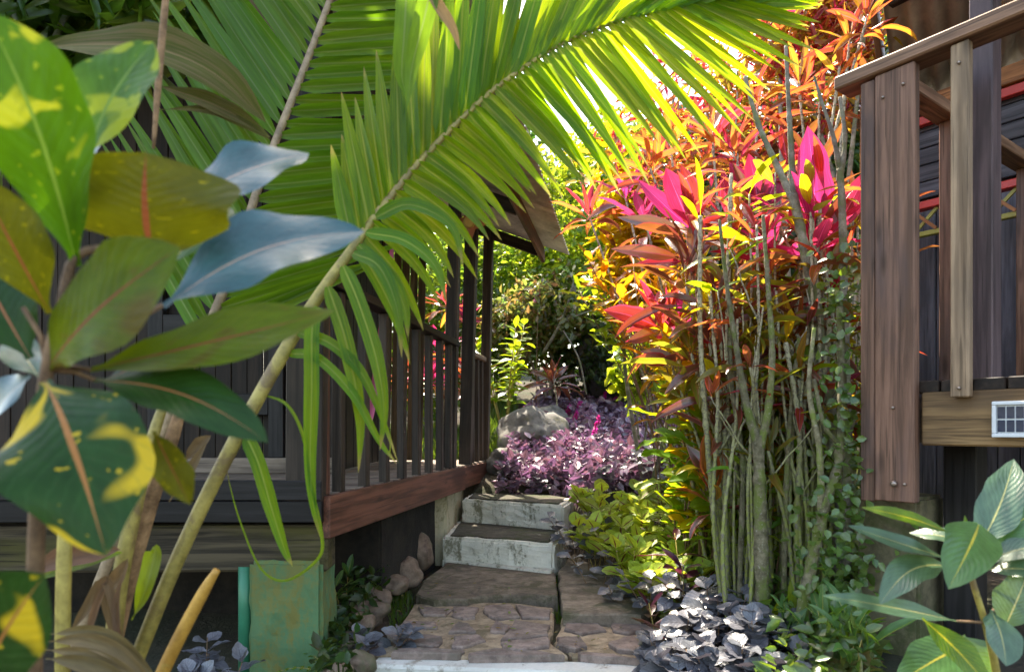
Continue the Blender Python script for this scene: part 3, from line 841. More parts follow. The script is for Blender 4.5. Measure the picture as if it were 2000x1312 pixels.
# side wall going back and slatted screen closing the far end
for i in range(16):
    y = wy + 0.06 + i * 0.112
    beam('wall_board', Vector((-1.17 - 0.003 * (i % 2), y, FL + 0.01)), Vector((-1.17 - 0.003 * (i % 2), y, 3.2)), 0.02, 0.108, M['w_black'], cab, up=(0, 1, 0), bev=0.003)
for i in range(11):
    x = -1.58 + i * 0.0735
    beam('screen_slat', Vector((x, 6.15 + 0.006 * (i % 2), FL + 0.01)), Vector((x + 0.05, 6.15 + 0.006 * (i % 2), 2.95)), 0.066, 0.02, M['w_tan'], cab, up=(0, 1, 0), bev=0.003)

# roof: corrugated sheets over rafters, sloping up away from the path
def corr(name, o, a, b, mat, parent, pitch=0.076, amp=0.009, along='a', th=0.0015):
    """corrugated sheet spanned by vectors a (ribs repeat along a) and b (ribs run along b)"""
    n = int(a.length / pitch * 6)
    N = a.cross(b).normalized()
    V, Fc = [], []
    for side in (1, -1):
        for j in range(2):
            for i in range(n + 1):
                q = a * (i / n) + b * j + N * (amp * math.sin(2 * math.pi * (a.length * i / n) / pitch) + side * th)
                V.append(q)
    k = n + 1
    for i in range(n):
        Fc.append((i, i + 1, k + i + 1, k + i))
        Fc.append((2 * k + i, 3 * k + i, 3 * k + i + 1, 2 * k + i + 1))
        Fc.append((i, 2 * k + i, 2 * k + i + 1, i + 1)); Fc.append((k + i, k + i + 1, 3 * k + i + 1, 3 * k + i))
    Fc.append((0, k, 3 * k, 2 * k)); Fc.append((n, 2 * k + n, 3 * k + n, k + n))
    return link(name, mesh_of(name, V, Fc, mat), parent, Matrix.Translation(o))

pit = R(22)
up_l = (-out * math.cos(pit) + Vector((0, 0, 1)) * math.sin(pit))
e0 = VP(-0.10, 0.71, ROOFZ + 0.03)
sheetL = DV.length * 1.64 / 3
for i in range(3):
    corr('roof_sheet', e0 + dvn * sheetL * i * 0.997 + Vector((0, 0, 0.002 * (i % 2))), dvn * sheetL, up_l * 2.9, M['tin'], cab)
corr('roof_sheet', e0 + up_l * 2.85 + Vector((0, 0, 0.02)), dvn * (sheetL * 3), (-out * math.cos(pit) * 2.2 - Vector((0, 0, 1)) * math.sin(pit) * 2.2), M['tin'], cab)
beam('eave_board', VP(-0.08, 0.46, ROOFZ + 0.035), VP(1.54, 0.46, ROOFZ + 0.035), 0.03, 0.13, M['w_red'], cab)
for t in (-0.05, 0.45, 1.0, 1.515):
    p = VP(t, 0.43, ROOFZ + 0.065)
    beam('rafter', p, p + up_l * 2.55, 0.05, 0.10, M['w_dark'], cab, up=(0, 0, 1))
for k in (0.5, 1.15, 1.8):
    p0 = VP(-0.08, 0.46, ROOFZ + 0.135) + up_l * k
    beam('purlin', p0 + Vector((0, 0, 0.02)), p0 + DV * 1.61 + Vector((0, 0, 0.02)), 0.05, 0.035, M['w_black'], cab)

solid('dark_void_block', [Vector((-3.4, 3.75, 0.50)), Vector((-0.72, 3.75, 0.50)), Vector((-0.55, 4.9, 0.50)), Vector((-3.4, 4.9, 0.50))], 0.8, M['void_dark'], cab, seed=21)  # block added under the deck to stop light and darken the void
tag(solid('foundation_wall', [W(803, 962, 4.95), W(872, 958, 4.95), Vector((W(905, 940, 5.75).x, 5.75, W(803, 962, 4.95).z)), Vector((W(840, 940, 5.75).x, 5.75, W(803, 962, 4.95).z))], 0.55, M['cream_mold'], None, seed=5),
    'mould stained cream painted foundation wall under the veranda beside the steps', 'wall')
gp0 = W(557, 1096, 2.895)
gb = solid('support_pier', [Vector((gp0.x - 0.157, 2.895, gp0.z)), Vector((gp0.x + 0.157, 2.895, gp0.z)), Vector((gp0.x + 0.157, 3.13, gp0.z)), Vector((gp0.x - 0.157, 3.13, gp0.z))], gp0.z + 0.14, M['green_paint'], None, seed=8, bev=0.016, sub=9, rough=0.010)
tag(gb, 'green painted concrete pier stained with ochre under the old beam', 'pier')
pq = W(473, 1122, 2.90)
tag(tube('drain_pipe', [Vector((pq.x, 2.93, -0.12)), Vector((pq.x, 2.93, 0.2)), Vector((pq.x, 2.93, pq.z + 0.03))], [0.027] * 3, M['green_pipe'], n=14), 'smooth green pipe standing against the green concrete pier', 'pipe')

# star ornament on the veranda post
st = thing('star_ornament', W(917, 436, 5.0), 'rust orange four pointed star with ochre disc on the veranda post', 'ornament')
sc = W(917, 436, 5.0)
pts = []
for i in range(8):
    an = R(90 + 45 * i)
    r = (0.165, 0.06)[i % 2]
    pts.append(Vector((math.cos(an) * r, 0, math.sin(an) * r * 1.08)))
V = [Vector((0, -0.035, 0))] + pts + [Vector((0, 0.02, 0))]
Fc = [(0, 1 + i, 1 + (i + 1) % 8) for i in range(8)] + [(9, 1 + (i + 1) % 8, 1 + i) for i in range(8)]
link('star', mesh_of('star', V, Fc, M['rust'], smooth=False), st, Matrix.Translation(sc))
V, Fc, UV = tube_data([Vector((0, -0.045, 0)), Vector((0, -0.038, 0)), Vector((0, -0.01, 0))], [0.030, 0.042, 0.044], 16)
link('disc', mesh_of('disc', V, Fc, M['yellow_paint'], smooth=False), st, Matrix.Translation(sc))
tube('hanging_wire', [sc + Vector((0, 0, 0.17)), sc + Vector((0.0, 0.03, 0.34)), sc + Vector((0, 0.05, 0.5))], [0.002] * 3, M['wicker'], st, 5)

# pink cloth hanging from the rafters
cl = [W(768, 440, 4.1), W(762, 520, 4.1), W(752, 610, 4.1), W(738, 720, 4.08), W(724, 810, 4.06), W(716, 868, 4.05)]
V, Fc, UV = blade('cloth', None, [Vector(p) for p in crom([tuple(c) for c in cl], 5)], [Vector((0.3, -1, 0))] * 26, 0.06, 'leaf', 6, 0.9, 0.10, 2.0, 3)
tag(link('hanging_cloth', mesh_of('hanging_cloth', V, Fc, M['pink_cloth'], UV)), 'narrow pink cloth hanging folded inside the veranda railing', 'cloth')

# ------------------------------------------------------------------ right deck and cabin
C0 = Vector((1.32, 2.55, 0)); dd = Vector((0.59, -0.81, 0)).normalized(); ee = Vector((0.81, 0.59, 0)).normalized()
def RP(s, r, z):
    p = C0 + dd * s + ee * r
    return Vector((p.x, p.y, z))
deck = thing('timber_deck', (1.6, 2.7, 0.1), 'brown timber deck with tall corner boards and handrail beside the thicket', 'deck')
ZB = 1.08
beam('corner_board', RP(0.022, -0.012, 0.69), RP(0.022, -0.012, 2.232), 0.05, 0.040, M['w_post'], deck, up=ee)
beam('corner_board', RP(0.117, -0.010, 0.695), RP(0.117, -0.010, 2.240), 0.136, 0.044, M['w_post'], deck, up=ee)
beam('corner_board', RP(0.02, 0.075, 0.70), RP(0.02, 0.075, 2.23), 0.04, 0.11, M['w_orange'], deck, up=ee)
beam('handrail', RP(-0.098, 0.012, 2.268), RP(1.3, 0.012, 2.268), 0.118, 0.050, M['w_rail'], deck, bev=0.006)
for s in (0.325, 0.56, 0.80):
    beam('baluster', RP(s, -0.012, 1.06), RP(s, -0.012, 2.240), 0.056, 0.036, M['w_pale'], deck, up=ee)
beam('edge_beam', RP(0.19, 0.030, 0.990), RP(1.35, 0.030, 0.990), 0.045, 0.186, M['w_beam'], deck, bev=0.006)
beam('side_beam', RP(0.03, 0.14, 0.99), RP(0.03, 2.15, 0.99), 0.045, 0.18, M['w_dark'], deck)
for i in range(12):
    s = 0.20 + i * 0.098
    beam('floor_plank', RP(s, 0.012, ZB + 0.022), RP(s, 2.15, ZB + 0.022), 0.092, 0.042, M['w_wall'], deck, bev=0.003)
beam('handrail', RP(0.05, 0.075, 2.262), RP(0.05, 2.12, 2.262), 0.09, 0.048, M['w_rail'], deck)
for r in (0.585, 0.80, 1.45, 1.75):
    beam('baluster', RP(0.05, r, ZB + 0.044), RP(0.05, r, 2.236), 0.05, 0.05, M['w_post'], deck, up=dd)
beam('roof_post', RP(0.285, 0.30, ZB + 0.044), RP(0.285, 0.30, 4.05), 0.075, 0.085, M['w_purple'], deck, up=ee)
bolt = RP(0.12, -0.037, 0.76)
V, Fc, UV = tube_data([bolt, bolt - ee * 0.008, bolt - ee * 0.012], [0.012, 0.011, 0.004], 8)
link('bolt', mesh_of('bolt', V, Fc, M['bolt']), deck)
for (s_b, z_b, d_b) in ((0.155, 0.76, .035), (0.08, 2.15, .035), (0.15, 2.17, .035), (0.325, 2.17, .033), (0.325, 1.09, .033), (0.115, 1.03, .035), (0.56, 1.09, .033), (0.56, 2.17, .033)):
    bq = RP(s_b, -d_b, z_b)
    V, Fc, UV = tube_data([bq, bq - ee * 0.004, bq - ee * 0.006], [0.006, 0.0055, 0.002], 8)
    link('screw', mesh_of('screw', V, Fc, M['bolt']), deck)
foot = solid('footing', [RP(-0.10, 0.13, 0.70), RP(0.13, 0.13, 0.70), RP(0.13, 0.35, 0.70), RP(-0.10, 0.35, 0.70)], 0.80, M['footing'], deck, seed=12)
beam('support_post', RP(0.22, 0.30, -0.05), RP(0.22, 0.30, 0.895), 0.11, 0.10, M['w_black'], deck, up=ee)
beam('support_post', RP(1.1, 1.4, -0.05), RP(1.1, 1.4, 1.05), 0.11, 0.10, M['w_black'], deck, up=ee)

hut = thing('slate_cabin', RP(0, 2.2, 0.2), 'slate boarded cabin with brown tin roof and red beams behind the timber deck', 'cabin')
RW = 2.2
beam('corner_post', RP(-1.03, RW - 0.06, 0.3), RP(-1.03, RW - 0.06, 2.70), 0.10, 0.09, M['pink_paint'], hut, up=ee)
beam('corner_post', RP(-1.03, RW - 0.06, 2.703), RP(-1.03, RW - 0.06, 3.14), 0.11, 0.10, M['w_orange'], hut, up=ee)  # orange of warm bounced light put into the upper post's colour
for i in range(26):
    s = -0.93 + i * 0.113
    beam('wall_board', RP(s, RW, 0.4), RP(s, RW, 2.42), 0.108, 0.022, M['w_blue'], hut, up=ee, bev=0.004)
solid('light_stop_board', [RP(-0.97, RW + 0.03, 3.12), RP(2.0, RW + 0.03, 3.12), RP(2.0, RW + 0.06, 3.12), RP(-0.97, RW + 0.06, 3.12)], 2.7, M['w_blue'], hut, seed=15, bev=0.003)  # board added behind the wall to stop sun leaking through the gaps
for i in range(6):
    z = 2.50 + i * 0.108
    beam('wall_board', RP(-0.98, RW - 0.006, z), RP(2.0, RW - 0.006, z), 0.022, 0.102, M['w_blue'], hut, bev=0.005)
beam('red_beam', RP(-0.97, RW - 0.05, 2.93), RP(2.0, RW - 0.05, 2.93), 0.05, 0.055, M['red_paint'], hut)
beam('wall_plate', RP(-0.97, RW - 0.06, 3.02), RP(2.0, RW - 0.06, 3.02), 0.07, 0.11, M['w_orange'], hut)
beam('red_rail', RP(-0.97, RW - 0.30, 2.31), RP(1.9, RW - 0.30, 2.31), 0.07, 0.045, M['red_paint'], hut)
beam('lattice_rail', RP(-0.97, RW - 0.30, 2.14), RP(1.9, RW - 0.30, 2.14), 0.04, 0.03, M['olive_paint'], hut)
for i in range(13):
    s = -0.85 + i * 0.2
    beam('lattice_bar', RP(s, RW - 0.302, 2.157), RP(s + 0.13, RW - 0.302, 2.285), 0.014, 0.018, M['olive_paint'], hut, bev=0)
    beam('lattice_bar', RP(s + 0.13, RW - 0.318, 2.157), RP(s, RW - 0.318, 2.285), 0.014, 0.018, M['w_orange'], hut, bev=0)
beam('eave_board', RP(-2.2, RW + 0.05, 3.26), RP(-1.12, RW + 0.05, 3.26), 0.10, 0.05, M['w_purple'], hut)
beam('eave_rafter', RP(-2.1, RW + 0.12, 3.17), RP(-1.1, RW + 0.12, 3.17), 0.04, 0.12, M['w_rail'], hut)
solid('plaster_wall', [RP(-1.5, RW + 0.5, 2.3), RP(-1.15, RW + 0.42, 2.3), RP(-1.15, RW + 0.55, 2.3), RP(-1.5, RW + 0.62, 2.3)], 2.0, M['wall_pale'], hut, seed=14)
# roof rises towards the path
ra, rb = RP(-0.95, RW + 0.12, 3.13), RP(2.2, RW + 0.12, 3.13)
slope = (RP(-0.95 + 0.95, -0.35, 3.13 + 2.67 * 0.46) - ra)
corr('roof_sheet', ra, rb - ra, slope, M['tin_r'], hut, pitch=0.12, amp=0.022)
beam('barge_board', ra + slope * 0.02 + Vector((-0.05, 0, -0.04)), ra + slope * 0.99 + Vector((-0.05, 0, -0.04)), 0.035, 0.15, M['w_rail'], hut)
for k in (0.3, 0.6, 0.9):
    beam('purlin', ra + slope * k + Vector((0.05, 0, -0.055)), rb + slope * k + Vector((0, 0, -0.055)), 0.05, 0.06, M['w_dark'], hut)

# solar lamp on the edge beam
sb = RP(0.49, 0.0, 0.985)
sol = thing('solar_lamp', sb, 'small white framed solar lamp screwed to the golden edge beam', 'lamp')
sw, shh = 0.150, 0.115
beam('housing', sb - dd * sw / 2, sb + dd * sw / 2, 0.022, shh * 0.96, M['sol_body'], sol, up=(0, 0, 1))
f0 = -ee * 0.017
for zz in (-shh / 2 + 0.006, shh / 2 - 0.006):
    beam('frame', sb - dd * sw / 2 + f0 + Vector((0, 0, zz)), sb + dd * sw / 2 + f0 + Vector((0, 0, zz)), 0.012, 0.012, M['sol_frame'], sol, bev=0.002)
for k in (-1, 1):
    beam('frame', sb + dd * (sw / 2 - 0.006) * k + f0 + Vector((0, 0, -shh / 2 + 0.0125)), sb + dd * (sw / 2 - 0.006) * k + f0 + Vector((0, 0, shh / 2 - 0.0125)), 0.012, 0.012, M['sol_frame'], sol, up=ee, bev=0.002)
beam('panel', sb - dd * (sw / 2 - 0.0125) - ee * 0.0125, sb + dd * (sw / 2 - 0.0125) - ee * 0.0125, 0.003, shh - 0.026, M['sol_frame'], sol, bev=0)
for i in range(5):
    for j in range(2):
        cs = -0.050 + i * 0.025
        cz = -0.0215 + j * 0.043
        beam('solar_cell', sb + dd * (cs - 0.0105) - ee * 0.0155 + Vector((0, 0, cz)), sb + dd * (cs + 0.0105) - ee * 0.0155 + Vector((0, 0, cz)), 0.002, 0.038, M['sol_cell'], sol, bev=0)

# wicker armchair on the deck
ch = thing('wicker_chair', RP(0.55, 0.95, ZB + 0.044), 'black wicker armchair standing on the timber deck', 'chair')
def CP(a, b, z): return RP(0.62 + a, 0.95 + b, ZB + 0.044 + z)
for a in (-0.27, 0.27):
    for b in (-0.25, 0.25):
        beam('leg', CP(a, b, 0), CP(a * 0.95, b * 0.95, 0.36), 0.04, 0.04, M['wicker'], ch, up=ee)
beam('seat', CP(-0.28, 0, 0.39), CP(0.28, 0, 0.39), 0.54, 0.08, M['wicker'], ch, bev=0.015)
for i in range(9):
    a = -0.26 + i * 0.065
    tube('back_rod', [CP(a, 0.25, 0.43), CP(a, 0.29, 0.65), CP(a * 1.05, 0.36, 0.92)], [0.012] * 3, M['wicker'], ch, 6)
tube('back_rim', [CP(-0.28, 0.26, 0.42), CP(-0.3, 0.31, 0.75), CP(-0.24, 0.37, 0.95), CP(0, 0.39, 0.99), CP(0.24, 0.37, 0.95), CP(0.3, 0.31, 0.75), CP(0.28, 0.26, 0.42)], [0.02] * 7, M['wicker'], ch, 8)
for k in (-1, 1):
    tube('armrest', [Vector(p) for p in crom([tuple(CP(0.29 * k, 0.30, 0.70)), tuple(CP(0.32 * k, 0.1, 0.66)), tuple(CP(0.32 * k, -0.2, 0.63)), tuple(CP(0.31 * k, -0.27, 0.52)), tuple(CP(0.28 * k, -0.24, 0.40))], 4)], [0.022] * 17, M['wicker'], ch, 8)

# ------------------------------------------------------------------ palm in the left foreground
palm = thing('young_coconut_palm', W(200, 1500, 1.45), 'young coconut palm with arching fronds rising from the left', 'palm')
def path3(lst, n=6):
    P = crom([tuple(W(a, b, c)) + (r,) for a, b, c, r in lst], n)
    return [Vector(p[:3]) for p in P], [p[3] for p in P]

def interp(tab, x):
    xs_ = [t[0] for t in tab]
    return [float(np.interp(x, xs_, [t[k] for t in tab])) for k in range(1, len(tab[0]))]

def leaflet(frond, p, ang, L, width, mat, droop=0.0, toward=0.0, seed=0, nrm=None, name='leaflet', fold=0.45, kink=0.0):
    """ribbon starting at p, at image angle ang (degrees), falling by droop"""
    rr = random.Random(seed)
    d = Vector((math.cos(R(ang)), toward, math.sin(R(ang)))).normalized()
    n = 12
    pts, q = [], Vector(p)
    for i in range(n + 1):
        pts.append(q.copy())
        u = i / n
        dn = (d + Vector((0, 0, -1)) * (droop * u * u * 2.2)).normalized()
        q = q + dn * (L / n)
    N = nrm or Vector((rr.uniform(-0.25, 0.25), -1.0, rr.uniform(-0.75, -0.25)))
    tw = rr.uniform(-0.35, 0.35)
    nors = [(N + Vector((tw, 0, tw)) * (i / n)).normalized() for i in range(n + 1)]
    V, Fc, UV = blade('l', None, pts, nors, width, 'leaflet', 2, fold, 0.0, 1, seed)
    base = Vector(p)
    return link(name, mesh_of(name, [v - base for v in V], Fc, M[mat], UV), frond, Matrix.Translation(base))

# main frond
rach = [(250, 1330, 1.50, .0165), (352, 1080, 1.52, .0165), (470, 840, 1.56, .0165), (600, 612, 1.62, .0150), (700, 470, 1.68, .0120), (760, 388, 1.72, .0105), (830, 305, 1.78, .0095),
        (940, 196, 1.86, .0080), (1010, 142, 1.92, .0070), (1090, 90, 2.0, .0062), (1190, 47, 2.08, .0052), (1290, 20, 2.16, .0042), (1380, 6, 2.22, .0034), (1470, 4, 2.28, .0024)]
pts, rad = path3(rach, 8)
fa = tube('frond', pts, rad, M['rachis'], palm, 10, 1.0)
fa['label'] = 'long arching frond, sunlit yellow green towards its tip'
def px_of(p): return 1000 + p.x / p.y * F, 840 - (p.z - CAMZ) / p.y * F
ups = [(690, 103, 0.30), (740, 99, 0.40), (800, 94, 0.52), (900, 85, 0.60), (1000, 76, 0.62), (1080, 64, 0.62), (1190, 46, 0.58), (1290, 26, 0.48), (1380, 12, 0.40), (1470, 4, 0.22)]
dns = [(690, -60, 0.36, 0.9), (740, -34, 0.28, 0.7), (830, -34, 0.30, 0.35), (900, -42, 0.33, 0.18), (1000, -48, 0.39, 0.14), (1077, -55, 0.47, 0.08), (1130, -52, 0.48, 0.08), (1214, -48, 0.49, 0.08), (1294, -35, 0.47, 0.06), (1380, -18, 0.36, 0.03), (1470, -4, 0.22, 0.0)]
cum = [0]
for i in range(1, len(pts)): cum.append(cum[-1] + (pts[i] - pts[i - 1]).length)
def at_len(s):
    i = min(max(int(np.searchsorted(cum, s)), 1), len(pts) - 1)
    k = (s - cum[i - 1]) / (cum[i] - cum[i - 1])
    return pts[i - 1].lerp(pts[i], k)
s0 = next(cum[i] for i in range(len(pts)) if px_of(pts[i])[0] > 683)
s_ = s0; i = 0
while s_ < cum[-1] - 0.01:
    p = at_len(s_); x, y = px_of(p)
    a, L = interp(ups, x)
    leaflet(fa, p + Vector((0, 0.004, 0)), a + rnd.uniform(-3.5, 3.5), L * rnd.uniform(0.82, 1.10), 0.043 * (1 if x < 1150 else 0.78), 'palm', droop=rnd.uniform(0.0, 0.05), toward=rnd.uniform(-0.05, 0.30), seed=i)
    p = at_len(min(cum[-1], s_ + 0.012)); x, y = px_of(p)
    a, L, dr = interp(dns, x)
    leaflet(fa, p - Vector((0, 0.004, 0)), a + rnd.uniform(-4.5, 4.5), L * rnd.uniform(0.84, 1.10), 0.0345 * (1 if x < 1150 else 0.88), 'palm', droop=dr * rnd.uniform(0.8, 1.2), toward=rnd.uniform(-0.15, 0.12), seed=500 + i)
    s_ += (0.036 if x < 900 else 0.031) * rnd.uniform(0.92, 1.08); i += 1
# loose basal leaflets hanging from the petiole, traced singly
def ribbon(frond, lst, width, mat, nrm=(0.2, -1, 0.2), name='leaflet', kind='leaflet', fold=0.35, n=5, nw=2, wave=0.0, seed=1):
    P = crom([tuple(W(a, b, c)) for a, b, c in lst], n)
    P = [Vector(p) for p in P]
    N = Vector(nrm)
    V, Fc, UV = blade('r', None, P, [N] * len(P), width, kind, nw, fold, wave, 2.5, seed)
    base = P[0]
    return link(name, mesh_of(name, [v - base for v in V], Fc, M[mat], UV), frond, Matrix.Translation(base))
Yh = 1.60
for k, (lst, w) in enumerate([
    ([(622, 600, Yh), (610, 640, 1.58), (609, 760, 1.57), (606, 900, 1.57), (612, 985, 1.57), (630, 1060, 1.58)], 0.034),
    ([(640, 560, Yh), (668, 640, 1.58), (692, 740, 1.57), (704, 830, 1.57), (700, 925, 1.57)], 0.036),
    ([(670, 520, Yh), (700, 590, 1.57), (735, 700, 1.55), (750, 800, 1.55), (742, 880, 1.55)], 0.036),
    ([(690, 495, Yh), (740, 520, 1.57), (775, 600, 1.55), (785, 700, 1.55)], 0.034),
    ([(580, 650, Yh), (640, 668, 1.58), (700, 720, 1.57), (740, 800, 1.56), (778, 905, 1.56)], 0.026),
    ([(560, 690, Yh), (620, 700, 1.58), (690, 770, 1.56), (740, 860, 1.56), (775, 905, 1.56)], 0.024),
    ([(512, 770, 1.58), (560, 790, 1.57), (592, 850, 1.57), (606, 940, 1.57), (628, 1040, 1.57), (622, 1090, 1.57), (560, 1133, 1.57), (510, 1110, 1.56), (470, 1020, 1.56), (450, 950, 1.55), (440, 900, 1.55)], 0.0075),
    ([(480, 850, 1.56), (505, 905, 1.55), (530, 990, 1.55), (555, 1070, 1.55), (572, 1106, 1.55)], 0.034),
    ([(715, 455, 1.64), (790, 470, 1.62), (850, 520, 1.60), (872, 590, 1.60)], 0.034),
    ([(735, 425, 1.66), (800, 400, 1.64), (880, 440, 1.62), (905, 520, 1.62)], 0.034),
    ([(700, 480, 1.62), (760, 540, 1.60), (790, 600, 1.60), (797, 660, 1.60)], 0.034)]):
    ribbon(fa, lst, w, 'palm', seed=k)

# second frond behind, tip out of the top of the picture
rb_ = [(120, 1330, 1.95, .016), (225, 1060, 1.98, .016), (335, 800, 2.02, .0155), (440, 560, 2.08, .0145), (500, 380, 2.14, .0135), (535, 285, 2.18, .0128), (590, 145, 2.24, .0120), (645, 0, 2.30, .011), (700, -150, 2.36, .009)]
ptsb, radb = path3(rb_, 7)
fb = tube('frond', ptsb, radb, M['rachis_b'], palm, 10)
fb['label'] = 'upright frond with pale tan midrib in the shade of the roof'
cumb = [0]
for i in range(1, len(ptsb)): cumb.append(cumb[-1] + (ptsb[i] - ptsb[i - 1]).length)
pts_keep, cum_keep = pts, cum
pts, cum = ptsb, cumb
s_ = next(cum[i] for i in range(len(pts)) if px_of(pts[i])[1] < 690); i = 0
while s_ < cum[-1] - 0.02:
    p = at_len(s_); x, y = px_of(p)
    la = float(np.interp(y, [-150, 0, 300, 700], [124, 126, 124, 120]))
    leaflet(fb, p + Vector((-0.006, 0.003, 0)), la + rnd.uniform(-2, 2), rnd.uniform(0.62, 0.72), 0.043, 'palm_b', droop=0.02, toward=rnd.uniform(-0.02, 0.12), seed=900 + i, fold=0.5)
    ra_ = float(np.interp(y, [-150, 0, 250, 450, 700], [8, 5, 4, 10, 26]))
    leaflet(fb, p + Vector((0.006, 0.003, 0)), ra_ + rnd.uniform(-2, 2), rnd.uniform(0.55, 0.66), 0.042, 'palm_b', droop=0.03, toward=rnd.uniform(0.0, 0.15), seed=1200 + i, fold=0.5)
    s_ += 0.047 * rnd.uniform(0.94, 1.06); i += 1
pts, cum = pts_keep, cum_keep
# a third, darker frond high on the left, seen end on
fc_pts, fc_r = path3([(330, -60, 1.3, .006), (318, 60, 1.28, .0065), (308, 180, 1.26, .006), (300, 290, 1.25, .003)], 5)
fcn = tube('dry_stalk', fc_pts, fc_r, M['sheath'], palm, 8)
for k, (lst, w) in enumerate([
    ([(60, 95, 1.5), (170, 88, 1.48), (300, 95, 1.46), (420, 145, 1.46), (520, 240, 1.48)], 0.115),
    ([(300, 165, 1.5), (380, 190, 1.5), (450, 220, 1.5), (530, 270, 1.52)], 0.05),
    ([(310, 215, 1.5), (400, 215, 1.5), (470, 240, 1.5), (530, 275, 1.52)], 0.03)]):
    ribbon(palm, lst, w, 'olive_dry', nrm=(0.1, -1, 0.5), name='dry_blade', kind='lance', nw=6, wave=0.05, seed=k, fold=0.25)
ribbon(palm, [(830, -30, 1.5), (860, 20, 1.5), (885, 60, 1.5), (898, 100, 1.5)], 0.028, 'dry', name='dry_blade', seed=9)
for k, lst in enumerate([[(795, -40, 1.55), (790, 60, 1.55), (785, 150, 1.56), (800, 200, 1.56)], [(845, -40, 1.5), (828, 40, 1.5), (805, 130, 1.52), (795, 210, 1.53)]]):
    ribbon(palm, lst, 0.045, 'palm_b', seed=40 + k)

# other leaf stalks and dry sheaths of the clump
stalks = [
    ([(122, 1340, 1.25, .0125), (124, 1150, 1.25, .0128), (130, 1000, 1.26, .012), (142, 880, 1.27, .010), (150, 800, 1.28, .008)], 'rachis'),
    ([(215, 1340, 1.42, .017), (232, 1150, 1.43, .017), (265, 985, 1.44, .0155), (300, 850, 1.46, .0125), (320, 790, 1.47, .010)], 'rachis'),
    ([(200, 1340, 1.46, .020), (245, 1150, 1.47, .020), (290, 990, 1.48, .0185), (335, 860, 1.50, .015), (352, 800, 1.51, .012)], 'sheath'),
    ([(300, 1350, 1.38, .0135), (345, 1255, 1.38, .0135), (395, 1160, 1.38, .012), (424, 1112, 1.38, .007)], 'rachis_o')]
for lst, mt in stalks:
    p_, r_ = path3(lst, 6)
    tube('leaf_stalk', p_, r_, M[mt], palm, 10)
for k, (lst, w, mt) in enumerate([
    ([(50, 1130, 1.3), (110, 1095, 1.31), (180, 1080, 1.33), (235, 1072, 1.35)], 0.045, 'dry'),
    ([(40, 1140, 1.32), (120, 1110, 1.33), (190, 1088, 1.35), (240, 1078, 1.37)], 0.030, 'lime'),
    ([(235, 1300, 1.34), (215, 1200, 1.33), (205, 1140, 1.33), (170, 1190, 1.32), (140, 1230, 1.31)], 0.026, 'dry'),
    ([(95, 1238, 1.2), (170, 1233, 1.2), (240, 1258, 1.2), (310, 1330, 1.2)], 0.026, 'dry'), ([(92, 1252, 1.19), (170, 1250, 1.19), (236, 1276, 1.19), (300, 1335, 1.19)], 0.030, 'dry'),
    ([(85, 1268, 1.18), (160, 1275, 1.18), (230, 1300, 1.18), (290, 1340, 1.18)], 0.024, 'dry'), ([(90, 1285, 1.17), (150, 1292, 1.17), (215, 1312, 1.17), (260, 1345, 1.17)], 0.028, 'dry'),
    ([(225, 1245, 1.3), (222, 1185, 1.3), (210, 1135, 1.3), (196, 1150, 1.3), (180, 1190, 1.3)], 0.018, 'dry'), ([(160, 1290, 1.3), (178, 1220, 1.3), (196, 1165, 1.3), (215, 1120, 1.3)], 0.014, 'dry'), ([(245, 1330, 1.3), (232, 1250, 1.3), (228, 1180, 1.3), (240, 1120, 1.3)], 0.014, 'dry'),
    ([(258, 1210, 1.36), (285, 1150, 1.36), (302, 1080, 1.37), (298, 1068, 1.37)], 0.035, 'lime'),
    ([(360, 900, 1.5), (390, 870, 1.5), (412, 850, 1.5)], 0.03, 'dry'),
    ([(330, 980, 1.46), (365, 930, 1.46), (405, 862, 1.47)], 0.022, 'dry'),
    ([(190, 1180, 1.40), (230, 1130, 1.4), (250, 1090, 1.4)], 0.03, 'dry')]):
    ribbon(palm, lst, w, mt, name='dry_blade' if mt == 'dry' else 'young_blade', kind='lance', nw=4, wave=0.08, fold=0.6, seed=70 + k, nrm=(0.2, -1, 0.35))

# ------------------------------------------------------------------ croton in the left foreground
def big_leaf(parent, base, tip, wpx, mat, nrm=(0, -1, 0.35), bend=0.08, wave=0.04, fold=0.12, kind='broad', seed=0, side=0.0):
    b, t = W(*base), W(*tip)
    N = Vector(nrm).normalized()
    ax = t - b
    S = N.cross(ax).normalized()
    P = []
    for i in range(19):
        u = i / 18
        P.append(b + ax * u + N * (math.sin(math.pi * u) * bend * ax.length) + S * (math.sin(math.pi * u) * side * ax.length))
    width = wpx / F * (base[2] + tip[2]) / 2
    V, Fc, UV = blade('b', None, P, [N] * 19, width, kind, 10, fold, wave, 1.8, seed, ragged=0.22)
    return link('leaf', mesh_of('leaf', [v - b for v in V], Fc, M[mat], UV), parent, Matrix.Translation(b))
croton = thing('croton_plant', W(60, 1500, 0.85), 'croton with big sky tinted green, olive and yellow splashed leaves before the palm', 'croton')
CC = (92, 722, 0.80)
